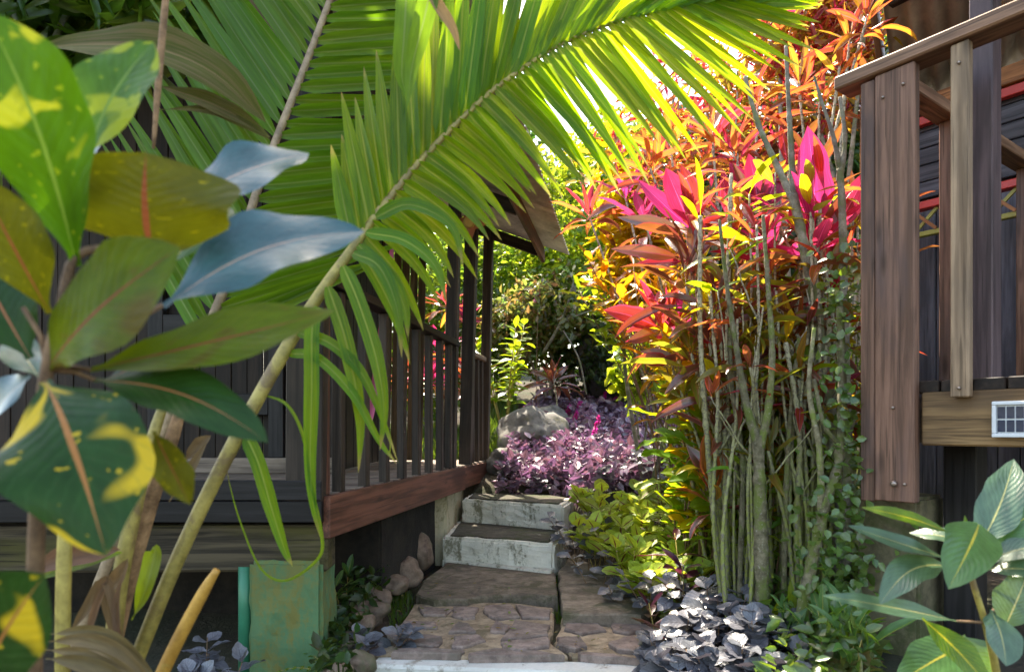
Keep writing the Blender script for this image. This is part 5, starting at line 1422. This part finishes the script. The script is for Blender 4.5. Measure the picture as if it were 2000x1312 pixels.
# far trees
for k, (px, Y, ht, wd, nn, sd) in enumerate([(1380, 14, 5.2, 2.2, 8000, 21), (1000, 17, 5.8, 2.2, 7000, 22), (700, 15, 6.5, 2.6, 8000, 23), (1650, 13, 6.5, 2.4, 8000, 24), (300, 13, 7.5, 2.8, 9000, 25), (1240, 20, 5.0, 2.6, 6000, 26)]):
    g = ground_pt(px, Y)
    rr = random.Random(sd)
    bl = [(g.x + rr.uniform(-.6, .6) * wd, g.y + rr.uniform(-.3, .3) * wd, g.z + ht * q, wd * rr.uniform(.45, .7), wd * rr.uniform(.4, .6), ht * rr.uniform(.15, .22)) for q in (.3, .45, .55, .65, .75, .85) for _ in (0, 1)]
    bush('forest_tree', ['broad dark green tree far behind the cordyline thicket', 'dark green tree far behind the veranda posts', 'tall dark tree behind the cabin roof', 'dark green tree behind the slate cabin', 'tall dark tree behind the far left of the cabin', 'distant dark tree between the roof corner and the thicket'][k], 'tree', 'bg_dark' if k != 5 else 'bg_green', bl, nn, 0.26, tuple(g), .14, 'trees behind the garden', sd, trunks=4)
# tree added so that its crown shades the veranda, steps and palm
def high_tree(label, base, blobs, n, sd, size=0.2):
    return bush('added_shade_tree', label, 'tree', 'bg_green', blobs, n, size, base, .12, 'added shade trees', sd, trunks=5, shell=0.25)
high_tree('tall leafy tree added behind the cabin to shade veranda and palm', (-2.6, 8.6, 0.8), [(-2.6, 7.6, 5.4, 1.2, 1.1, .9), (-3.0, 4.9, 5.6, 1.7, 1.5, .9), (-2.4, 6.4, 5.2, .9, .9, .7), (-1.6, 4.1, 5.5, 1.0, 1.0, .7), (-3.2, 7.2, 5.4, 1.6, 1.6, 1.0), (-1.65, 3.0, 5.6, 1.0, .9, .6)], 15000, 41)

bush('leafy_shrub', 'tall narrow leaved shrub hanging over the front of the cabin roof', 'shrub', 'bg_green', [blob(60, -10, 2.5, .45, .3, .22), blob(240, -30, 2.7, .4, .3, .2), blob(-80, 60, 2.4, .3, .3, .3)], 1300, 0.22, (-2.4, 2.3, -0.1), .03, seed=45, aspect=0.22)
# ------------------------------------------------------------------ purple carpet, grass, vine
def scatter(name, label, cat, mat, region, n, size, seed, up=0.06, aspect=0.6, lay=0.6, spread=0.6, kind='stuff'):
    rng = np.random.default_rng(seed)
    C = []
    while len(C) < n:
        x, y = region(rng)
        if x is None: continue
        bump_ = 0.5 + 0.5 * noise.noise(Vector((x * 3.1, y * 3.1, seed)))
        C.append((x, y, h(x, y) + rng.random() * up * (0.4 + 1.2 * bump_)))
    C = np.array(C)
    nm = np.tile(np.array([0, -0.25, lay]), (n, 1))
    me = leaf_cloud(name, mat, C, nm, rng.uniform(size * .6, size * 1.35, n), aspect=aspect, rng=rng, spread=spread)
    o = link(name, me)
    tag(o, label, cat, kind=kind)
    return o
def reg_carpet(rng):
    y = rng.uniform(5.35, 9.3)
    px = rng.uniform(965 + (y - 5.3) * 22, 1340 - (y - 5.3) * 8)
    return (px - 1000) / F * y, y
scatter('purple_ground_cover', 'glossy purple leaved ground cover spreading over the sunlit bank', 'ground cover', 'carpet', reg_carpet, 11500, 0.085, 51, up=0.20, aspect=0.62)
def reg_right(rng):
    y = rng.uniform(2.2, 5.6)
    px = rng.uniform(1300 if y > 3.2 else 1500, 1700)
    return (px - 1000) / F * y, y
scatter('leaf_litter', 'small green seedlings and fallen leaves under the thicket', 'ground cover', 'bg_mix', reg_right, 5500, 0.07, 52, up=0.10, aspect=0.5)
scatter('creeping_plants', 'low green creepers between the canes', 'ground cover', 'vine', reg_right, 2600, 0.055, 53, up=0.26, aspect=0.55)
def reg_left(rng):
    y = rng.uniform(2.5, 4.6)
    px = np.interp(y, [2.5, 4.6], [655, 770]) + rng.uniform(-45, 25)
    return (px - 1000) / F * y, y
scatter('dark_creepers', 'dark small leaved creepers between the pier and the river stones', 'ground cover', 'bg_dark', reg_left, 1100, 0.055, 54, up=0.22, aspect=0.6)
def grass(name, label, region, n, ht, seed):
    rng = np.random.default_rng(seed)
    V, Q, UV = [], [], []
    for i in range(n):
        x, y = region(rng)
        z = h(x, y) - 0.01
        a = rng.uniform(0, 6.28); l = ht * rng.uniform(.5, 1.2); w = 0.0035 + 0.001 * rng.random()
        dx, dy = math.cos(a), math.sin(a); k = rng.uniform(.1, .6) * l
        b0 = len(V)
        V += [(x - dy * w, y + dx * w, z), (x + dy * w, y - dx * w, z), (x + dx * k * .4 + dy * w * .7, y + dy * k * .4 - dx * w * .7, z + l * .6), (x + dx * k * .4 - dy * w * .7, y + dy * k * .4 + dx * w * .7, z + l * .6), (x + dx * k + dy * w * .1, y + dy * k, z + l), (x + dx * k - dy * w * .1, y + dy * k, z + l)]
        Q += [(b0, b0 + 1, b0 + 2, b0 + 3), (b0 + 3, b0 + 2, b0 + 4, b0 + 5)]
        UV += [(0, 0), (0, 1), (.6, 1), (.6, 0), (1, .6), (1, .4)]
    o = link(name, fast_mesh(name, np.array(V), np.array(Q), M['grass'], np.array(UV)))
    tag(o, label, 'grass', kind='stuff')
def reg_gap(rng):
    k = rng.random()
    if k < 0.45:
        px, py = z6(rng.uniform(700, 1380), 905 + rng.normal(0, 10))
    elif k < 0.62:
        px, py = z6(1395 + rng.normal(0, 12), rng.uniform(780, 1000))
    else:
        px, py = z6(rng.uniform(455, 590), rng.uniform(850, 1030))
    p = G(px, py, 0.0)
    return p.x, p.y
grass('path_grass', 'small grass tufts growing in the joints of the path', reg_gap, 900, 0.06, 61)
def reg_lawn(rng):
    y = rng.uniform(6.9, 9.5)
    px = rng.uniform(760, 1010)
    return (px - 1000) / F * y, y
grass('lawn_grass', 'sunlit grass seen past the veranda posts', reg_lawn, 7000, 0.14, 62)
rng = np.random.default_rng(66)
dc = []
for k in range(70):
    px, py = z6(rng.uniform(480, 1850), rng.uniform(770, 1200))
    q = G(px, py, 0.062 if py < 1170 else 0.032)
    dc.append((q.x, q.y, q.z + 0.004))
dc = np.array(dc)
tag(link('fallen_leaves', leaf_cloud('fallen_leaves', 'bg_mix', dc, np.tile(np.array([0, 0, 1.0]), (len(dc), 1)), rng.uniform(.012, .035, len(dc)), aspect=.45, rng=rng, spread=.15)), 'small fallen leaves and bits scattered over the paving', 'leaf litter', kind='stuff')
# vine on the leaning trunk
rng = np.random.default_rng(71)
vc = []
for lst, spread_ in (([(1660, 1180, 2.6), (1650, 1000, 2.6), (1650, 880, 2.6), (1655, 760, 2.64), (1650, 600, 2.7), (1655, 520, 2.75)], 0.055), ([(1560, 1300, 2.6), (1590, 1120, 2.6), (1612, 980, 2.6)], 0.05), ([(1640, 1250, 2.7), (1645, 1120, 2.7), (1650, 1040, 2.7)], .09)):
    P = crom([tuple(W(*q)) for q in lst], 80)
    for p in P:
        for _ in range(1):
            vc.append(np.array(p) + rng.normal(0, spread_, 3))
vc = np.array(vc)
me = leaf_cloud('vine_leaves', 'vine', vc, np.tile(np.array([-.2, -.6, .6]), (len(vc), 1)), rng.uniform(.025, .048, len(vc)), aspect=.8, rng=rng, spread=.5)
o = link('vine_leaves', me, t2); o['kind'] = 'stuff'

# ------------------------------------------------------------------ leafy plants with countable leaves
def stem_plant(name, base, ht, nst, nlf, L, wd, kind, mat, label, cat, group=None, spread=0.35, el=(5, 45), stem_mat='lime', whorl=True, nrm_up=1.0, rs=0.003, lo=0.35, lean=(0, 0, 0)):
    b = Vector(base)
    t = thing(name, b, label, cat, group)
    for s in range(nst):
        az = rnd.uniform(0, 6.28)
        top = b + Vector((math.cos(az) * spread * ht * rnd.uniform(.2, 1), math.sin(az) * spread * ht * rnd.uniform(.2, 1), ht * rnd.uniform(.75, 1.1))) + Vector(lean)
        P = [b, b.lerp(top, .5) + Vector((0, 0, .05 * ht)), top]
        tube('stem', P, [rs, rs * .85, rs * .6], M['cr_stem'] if stem_mat == 'cr_stem' else M['rachis'], t, 5)
        a0 = rnd.uniform(0, 6.28)
        for k in range(nlf):
            f = (k // 2 + 1) / (nlf / 2 + 0.5) if whorl else (k + 1) / nlf
            q = b.lerp(top, lo + (1 - lo) * min(1, f)) + Vector((0, 0, .05 * ht * math.sin(math.pi * min(1, f))))
            a = a0 + (k % 2) * math.pi + (k // 2) * 1.57 + rnd.uniform(-.3, .3) if whorl else a0 + k * 2.4
            e = R(rnd.uniform(*el)) + R(25) * (f > .85)
            d = sph(a, e)
            put_leaf(t, q, d, Vector((-d.x * .3, -d.y * .3 - 0.25, nrm_up)), L * rnd.uniform(.75, 1.15) * (1 - .3 * (f > .85)), wd * rnd.uniform(.8, 1.15), kind, mat)
    return t
# lime coleus beside the steps
col_pts = [(1190, 950, 4.5), (1225, 985, 4.2), (1290, 975, 4.2), (1180, 1010, 4.1), (1240, 1030, 3.9), (1320, 1015, 3.9), (1200, 1060, 3.75), (1270, 1075, 3.65), (1330, 1075, 3.55), (1230, 1105, 3.5), (1300, 1110, 3.42), (1155, 975, 4.4), (1250, 935, 4.7), (1340, 960, 4.1), (1380, 1020, 3.6), (1350, 1120, 3.35), (1130, 960, 4.7), (1140, 1015, 4.25)]
for (px, py, Y) in col_pts:
    p = W(px + 28, py + 14, Y); g = h(p.x, p.y)
    ht = max(0.12, p.z + 0.05 - g)
    stem_plant('coleus', (p.x, p.y, g - .01), ht, 3, 8, 0.150, 0.095, 'ovate', 'coleus', 'lime green coleus with brown leaf centres ' + ('where the bed meets the purple carpet' if py < 962 else 'close beside the two white steps' if px < 1210 and py < 1062 else 'spilling onto the dark flagstone edge' if py > 1062 else 'in the middle of the coleus bed'), 'coleus', 'lime coleus beside the steps', spread=.45)
# silver leaved plants along the path edge
hem = [(1290, 1260, 2.75), (1330, 1220, 2.80), (1370, 1180, 2.9), (1340, 1280, 2.62), (1400, 1230, 2.68), (1390, 1290, 2.5), (1440, 1270, 2.5), (1430, 1190, 2.75), (1450, 1310, 2.4), (1320, 1310, 2.5), (1500, 1300, 2.4), (1385, 1145, 3.05), (1345, 1160, 3.1), (1290, 1300, 2.6), (1480, 1230, 2.55), (1530, 1260, 2.5), (1420, 1300, 2.42), (1560, 1300, 2.4), (1465, 1290, 2.45), (1510, 1215, 2.62), (1360, 1300, 2.5), (1405, 1190, 2.8)]
for (px, py, Y) in hem:
    p = W(px, py, Y); g = h(p.x, p.y)
    ht = max(0.10, p.z + 0.05 - g)
    stem_plant('silver_plant', (p.x, p.y, g - .01), ht, 3, 8, 0.115, 0.072, 'ovate', 'hemi', 'low plant with silver grey dark veined leaves ' + ('hanging over the mortared path edge' if px < 1345 else 'at the foot of the thick mossy trunk' if px > 1445 else 'between the path edge and the canes'), 'plant', 'silver leaved plants along the path edge', spread=.6, el=(-20, 30), stem_mat='cr_stem')
for (px, py, Y) in [(1010, 912, 6.2), (1060, 918, 6.1), (1110, 925, 5.9), (985, 925, 5.9), (1150, 905, 6.0), (1040, 940, 5.7), (1180, 930, 5.4), (1230, 900, 5.6), (1270, 885, 5.4), (1120, 1010, 4.7), (1150, 1045, 4.3), (1165, 1085, 3.9), (1210, 1125, 3.6), (1130, 1035, 4.5), (1270, 1130, 3.35), (1300, 910, 5.0), (1330, 935, 4.6)]:
    p = W(px, py, Y); g = h(p.x, p.y)
    stem_plant('silver_plant', (p.x, p.y, g - .01), max(.09, p.z + .05 - g), 3, 7, 0.095, 0.058, 'ovate', 'hemi', 'small grey violet leaved plant between the top step and the coleus', 'plant', 'grey violet plants around the steps', spread=.7, el=(-15, 35), stem_mat='cr_stem')
# maroon plant over the path edge, lance leaved plants, ferns
p = W(1285, 1200, 2.95)
stem_plant('maroon_plant', (p.x, p.y, h(p.x, p.y)), 0.20, 2, 6, 0.13, 0.045, 'lance', 'maroon', 'dark maroon leaved plant leaning over the path edge', 'plant', spread=.8, el=(0, 30))
p = W(1340, 1060, 3.2)
stem_plant('maroon_plant', (p.x, p.y, h(p.x, p.y)), 0.42, 2, 6, 0.18, 0.04, 'lance', 'maroon', 'dark maroon leaved plant rising behind the coleus', 'plant', spread=.4, el=(-10, 40))
p = W(690, 1150, 3.5)
stem_plant('lance_leaved_plant', (p.x - .05, p.y, h(p.x, p.y)), 0.26, 3, 6, 0.17, 0.038, 'lance', 'cr_green', 'small green plant with lance leaves under the veranda edge', 'plant', spread=.8, el=(5, 40))
for (px, py, Y, lab) in ((745, 1250, 2.95, 'silver leaved plant creeping over the river stones'), (400, 1290, 2.5, 'silver leaved plant under the old beam beside the pipe'), (425, 1330, 2.35, 'silver leaved plant low in front of the green pipe')):
    p = W(px, py, Y)
    stem_plant('silver_plant', (p.x, p.y, h(p.x, p.y) - .01), max(.12, p.z + .05 - h(p.x, p.y)), 4, 8, 0.10, 0.06, 'ovate', 'hemi', lab, 'plant', spread=.7, el=(-10, 35), stem_mat='cr_stem')
def fern(px, py, Y, L, lab):
    b = W(px, py, Y); b.z = h(b.x, b.y)
    t = thing('fern', b, lab, 'fern')
    for k in range(6):
        d = sph(rnd.uniform(0, 6.28), R(rnd.uniform(15, 55)))
        P = []
        q = b.copy()
        for i in range(9):
            P.append(q.copy()); q = q + (d - Vector((0, 0, 1)) * (.12 * i)).normalized() * (L / 8)
        fr = tube('frond', P, [.0022 - .0002 * i for i in range(9)], M['rachis'], t, 5)
        for i in range(1, 9):
            tt = (P[min(i + 1, 8)] - P[i - 1]).normalized(); sd_ = tt.cross(Vector((0, 0, 1))).normalized()
            for s in (-1, 1):
                put_leaf(fr, P[i], sd_ * s + tt * .35, Vector((0, -.2, 1)), L * .22 * (1.1 - i / 9), .016, 'lance', 'lime', 1, 'pinna')
fern(655, 1262, 2.85, .24, 'small bright fern beside the green pier')
fern(668, 1300, 2.6, .20, 'small fern spreading over the lowest river stone')
# lime shrub beyond the veranda end
p = W(985, 870, 7.4)
stem_plant('lime_shrub', (p.x, p.y, h(p.x, p.y)), 1.15, 6, 22, 0.19, 0.075, 'lance', 'lime', 'bright lime shrub at the far end of the veranda', 'shrub', spread=.45, el=(-15, 40), whorl=False, rs=.008)
# yellow and lime crotons on the left side of the thicket
for (px, py, Y, mt, lab, ht, ns) in [
    (1230, 430, 4.9, 'gold', 'golden croton beside the scarlet cordyline', 2.2, 7), (1180, 520, 5.4, 'lime', 'lime yellow croton below the scarlet cordyline', 1.9, 6),
    (1270, 560, 4.4, 'gold', 'amber croton in front of the golden leaf mass', 1.6, 7), (1310, 620, 4.0, 'yellow', 'yellow croton under the long red cordyline head', 1.2, 6),
    (1370, 760, 3.5, 'yellow', 'yellow croton above the low orange cordyline', .75, 6), (1330, 830, 3.7, 'lime', 'lime green croton beside the purple carpet edge', .5, 6),
    (1420, 860, 3.3, 'lime', 'narrow lime croton at the foot of the canes', .5, 5), (1215, 350, 5.6, 'yellow', 'tall yellow croton behind the palm leaflet tips', 2.7, 6),
    (1390, 620, 3.6, 'yellow', 'yellow croton glowing between the cane tops', 1.3, 5), (1450, 640, 3.7, 'lime', 'lime croton deep inside the thicket', 1.2, 5), (1540, 560, 3.6, 'lime', 'lime croton behind the grey lichened trunk', 1.5, 5)]:
    off = 130 if px < 1320 else 0
    g = ground_pt(px + off, Y)
    top = W(px, py - 40, Y)
    stem_plant('croton_shrub', tuple(g), max(.35, top.z - g.z), ns, 18, 0.21, 0.062, 'broad', mt, lab, 'croton', 'coloured crotons of the thicket', spread=.22, el=(-10, 50), whorl=False, stem_mat='cr_stem', rs=.006, lo=0.62 if ht > 1.0 else 0.35, lean=(-off / F * Y, 0, 0))
for k, (px, py, Y, mt) in enumerate([(1360, 560, 3.5, 'gold'), (1440, 500, 3.6, 'yellow'), (1500, 600, 3.4, 'gold'), (1420, 680, 3.3, 'yellow'), (1480, 740, 3.3, 'lime'), (1560, 620, 3.3, 'lime'), (1610, 700, 3.1, 'lime'), (1540, 800, 3.1, 'gold'), (1450, 830, 3.2, 'lime'), (1590, 880, 2.95, 'lime'), (1640, 780, 3.0, 'lime'), (1500, 920, 3.0, 'lime'), (1300, 520, 4.3, 'gold'), (1330, 460, 4.2, 'yellow')]):
    g = ground_pt(px, Y); top = W(px, py, Y)
    stem_plant('sparkle_croton', tuple(g), max(.3, top.z - g.z), 4, 13, 0.17, 0.026, 'lance', mt, 'narrow %s croton leaves added as sparkles between the canes %s' % ({'gold': 'orange gold', 'yellow': 'yellow', 'lime': 'lime'}[mt], zone(px, py)), 'croton', 'crotons added as sparkles', spread=.14, el=(-35, 60), whorl=False, stem_mat='cr_stem', rs=.004, lo=0.45)  # bright leaves added to stand for sparkles of light among the canes
# low strap leaves under the thicket near the deck
for k, (px, py, Y, L, mt) in enumerate([(1555, 1090, 2.55, .22, 'cr_green'), (1600, 1200, 2.5, .22, 'cr_green'), (1655, 1270, 2.35, .26, 'cr_green'), (1530, 1000, 2.7, .20, 'lime'), (1460, 1050, 2.9, .22, 'cr_green'), (1640, 1150, 2.5, .2, 'lime')]):
    g = ground_pt(px, Y)
    stem_plant('strap_leaved_plant', tuple(g), .18, 2, 4, L, .032, 'strap', mt, 'low green strap leaved plant at the foot of the mossy trunks', 'plant', 'strap leaved plants at the foot of the trunks', spread=.4, el=(25, 70), whorl=False)
# cordylines behind the veranda, seen between the posts
for (px, py, Y, mt, lab) in [(872, 590, 7.8, 'co_red', 'orange red cordyline seen left of the tall veranda post'), (840, 740, 7.4, 'co_pink', 'pink cordyline seen between the balusters'), (800, 720, 7.6, 'co_red', 'red cordyline seen between the balusters near the screen'),
                             (915, 740, 7.6, 'co_red', 'dark red cordyline beside the veranda opening'), (862, 680, 7.9, 'co_pink', 'magenta cordyline behind the last balusters'), (905, 620, 8.6, 'co_pink', 'pink tufted cordyline high behind the tall post'), (1080, 740, 8.0, 'co_dark', 'burgundy cordyline in the shade above the boulder')]:
    cordyline(px, Y, [(px, py, Y)], mt, 0.42, 0.10, 14, lab, 'cordylines behind the veranda')
# magenta flower spikes in the carpet
for (px, py, Y, hh) in [(1165, 830, 6.9, .17), (1205, 770, 8.6, .14), (1180, 775, 8.5, .14), (1110, 800, 7.9, .10), (1125, 812, 7.6, .10), (1250, 790, 7.6, .12), (1095, 870, 6.7, .08), (1105, 875, 6.6, .08), (1130, 795, 8.0, .12), (1235, 800, 7.7, .1), (1265, 775, 8.2, .1), (1048, 580, 8.2, .16)]:
    c = W(px, py, Y)
    t = thing('flower_spike', (c.x, c.y, h(c.x, c.y)), 'magenta flower spike rising from the purple ground cover' if py > 600 else 'magenta flower spike on the tangled shrub', 'flower', 'magenta flower spikes' if py > 600 else None)
    rng = np.random.default_rng(int(px))
    n = 70
    z = rng.random(n)
    an = rng.uniform(0, 6.28, n)
    rr_ = 0.026 * (1.1 - z * .7)
    P = np.stack([c.x + np.cos(an) * rr_ * .5 + (z - .5) * hh * .35, c.y + np.sin(an) * rr_ * .5, c.z - hh / 2 + z * hh], 1)
    nm = np.stack([np.cos(an), np.sin(an), np.full(n, .5)], 1)
    link('petals', leaf_cloud('petals', 'flower', P, nm, np.full(n, .032), aspect=.7, rng=rng, spread=.4), t)['kind'] = 'stuff'
    b = Vector((c.x, c.y, min(h(c.x, c.y), c.z - hh)))
    tube('stem', [b, b.lerp(c, .5), c + Vector((hh * .15, 0, hh * .4))], [.004, .0035, .002], M['cr_stem'], t, 5)

# boulders on the bank
def boulder(px, py, Y, sx, sy, sz, mat, lab, seed):
    c = W(px, py, Y)
    bm = bmesh.new(); bmesh.ops.create_icosphere(bm, subdivisions=4, radius=1.0)
    for v in bm.verts:
        k = 1 + .28 * noise.noise(v.co * 1.3 + Vector((seed, 0, 0))) + .10 * noise.noise(v.co * 3.3 + Vector((0, seed, 0))) + .06 * noise.noise(v.co * 7) + .03 * noise.noise(v.co * 15)
        v.co = Vector((v.co.x * sx, v.co.y * sy, v.co.z * sz)) * k
    me = bpy.data.meshes.new('boulder'); bm.to_mesh(me); bm.free()
    me.polygons.foreach_set('use_smooth', [True] * len(me.polygons)); me.materials.append(M[mat])
    tag(link('boulder', me, None, Matrix.Translation(c)), lab, 'boulder')
boulder(1035, 848, 7.1, .38, .34, .27, 'rock', 'pale grey boulder half buried in the purple ground cover', 1)
boulder(985, 905, 6.3, .17, .20, .16, 'rock', 'small shaded boulder beside the veranda end', 2)
boulder(1072, 818, 7.9, .24, .24, .16, 'rock', 'upper pale boulder with the ground cover spilling over it', 3)
boulder(1195, 690, 8.9, .42, .4, .62, 'dark_rock', 'tall dark boulder in the shade at the back of the bank', 5)
# bare twigs
for k, lst in enumerate([[(1060, 690, 8.4, .022), (1090, 640, 8.3, .018), (1110, 590, 8.3, .014), (1122, 540, 8.3, .009)], [(1090, 635, 8.3, .012), (1130, 615, 8.2, .009), (1180, 600, 8.2, .005)], [(1145, 770, 8.2, .012), (1130, 700, 8.2, .010), (1100, 645, 8.2, .008)]]):
    P = crom([tuple(W(a, b, c)) + (r,) for a, b, c, r in lst], 6)
    tag(tube('bare_branch', [Vector(p[:3]) for p in P], [p[3] for p in P], M['bark'], None, 6), ['pale bare branch rising through the tangled shrub', 'thin pale twig reaching sideways over the dark boulder', 'thin bent twig standing before the dark boulder'][k], 'branch')
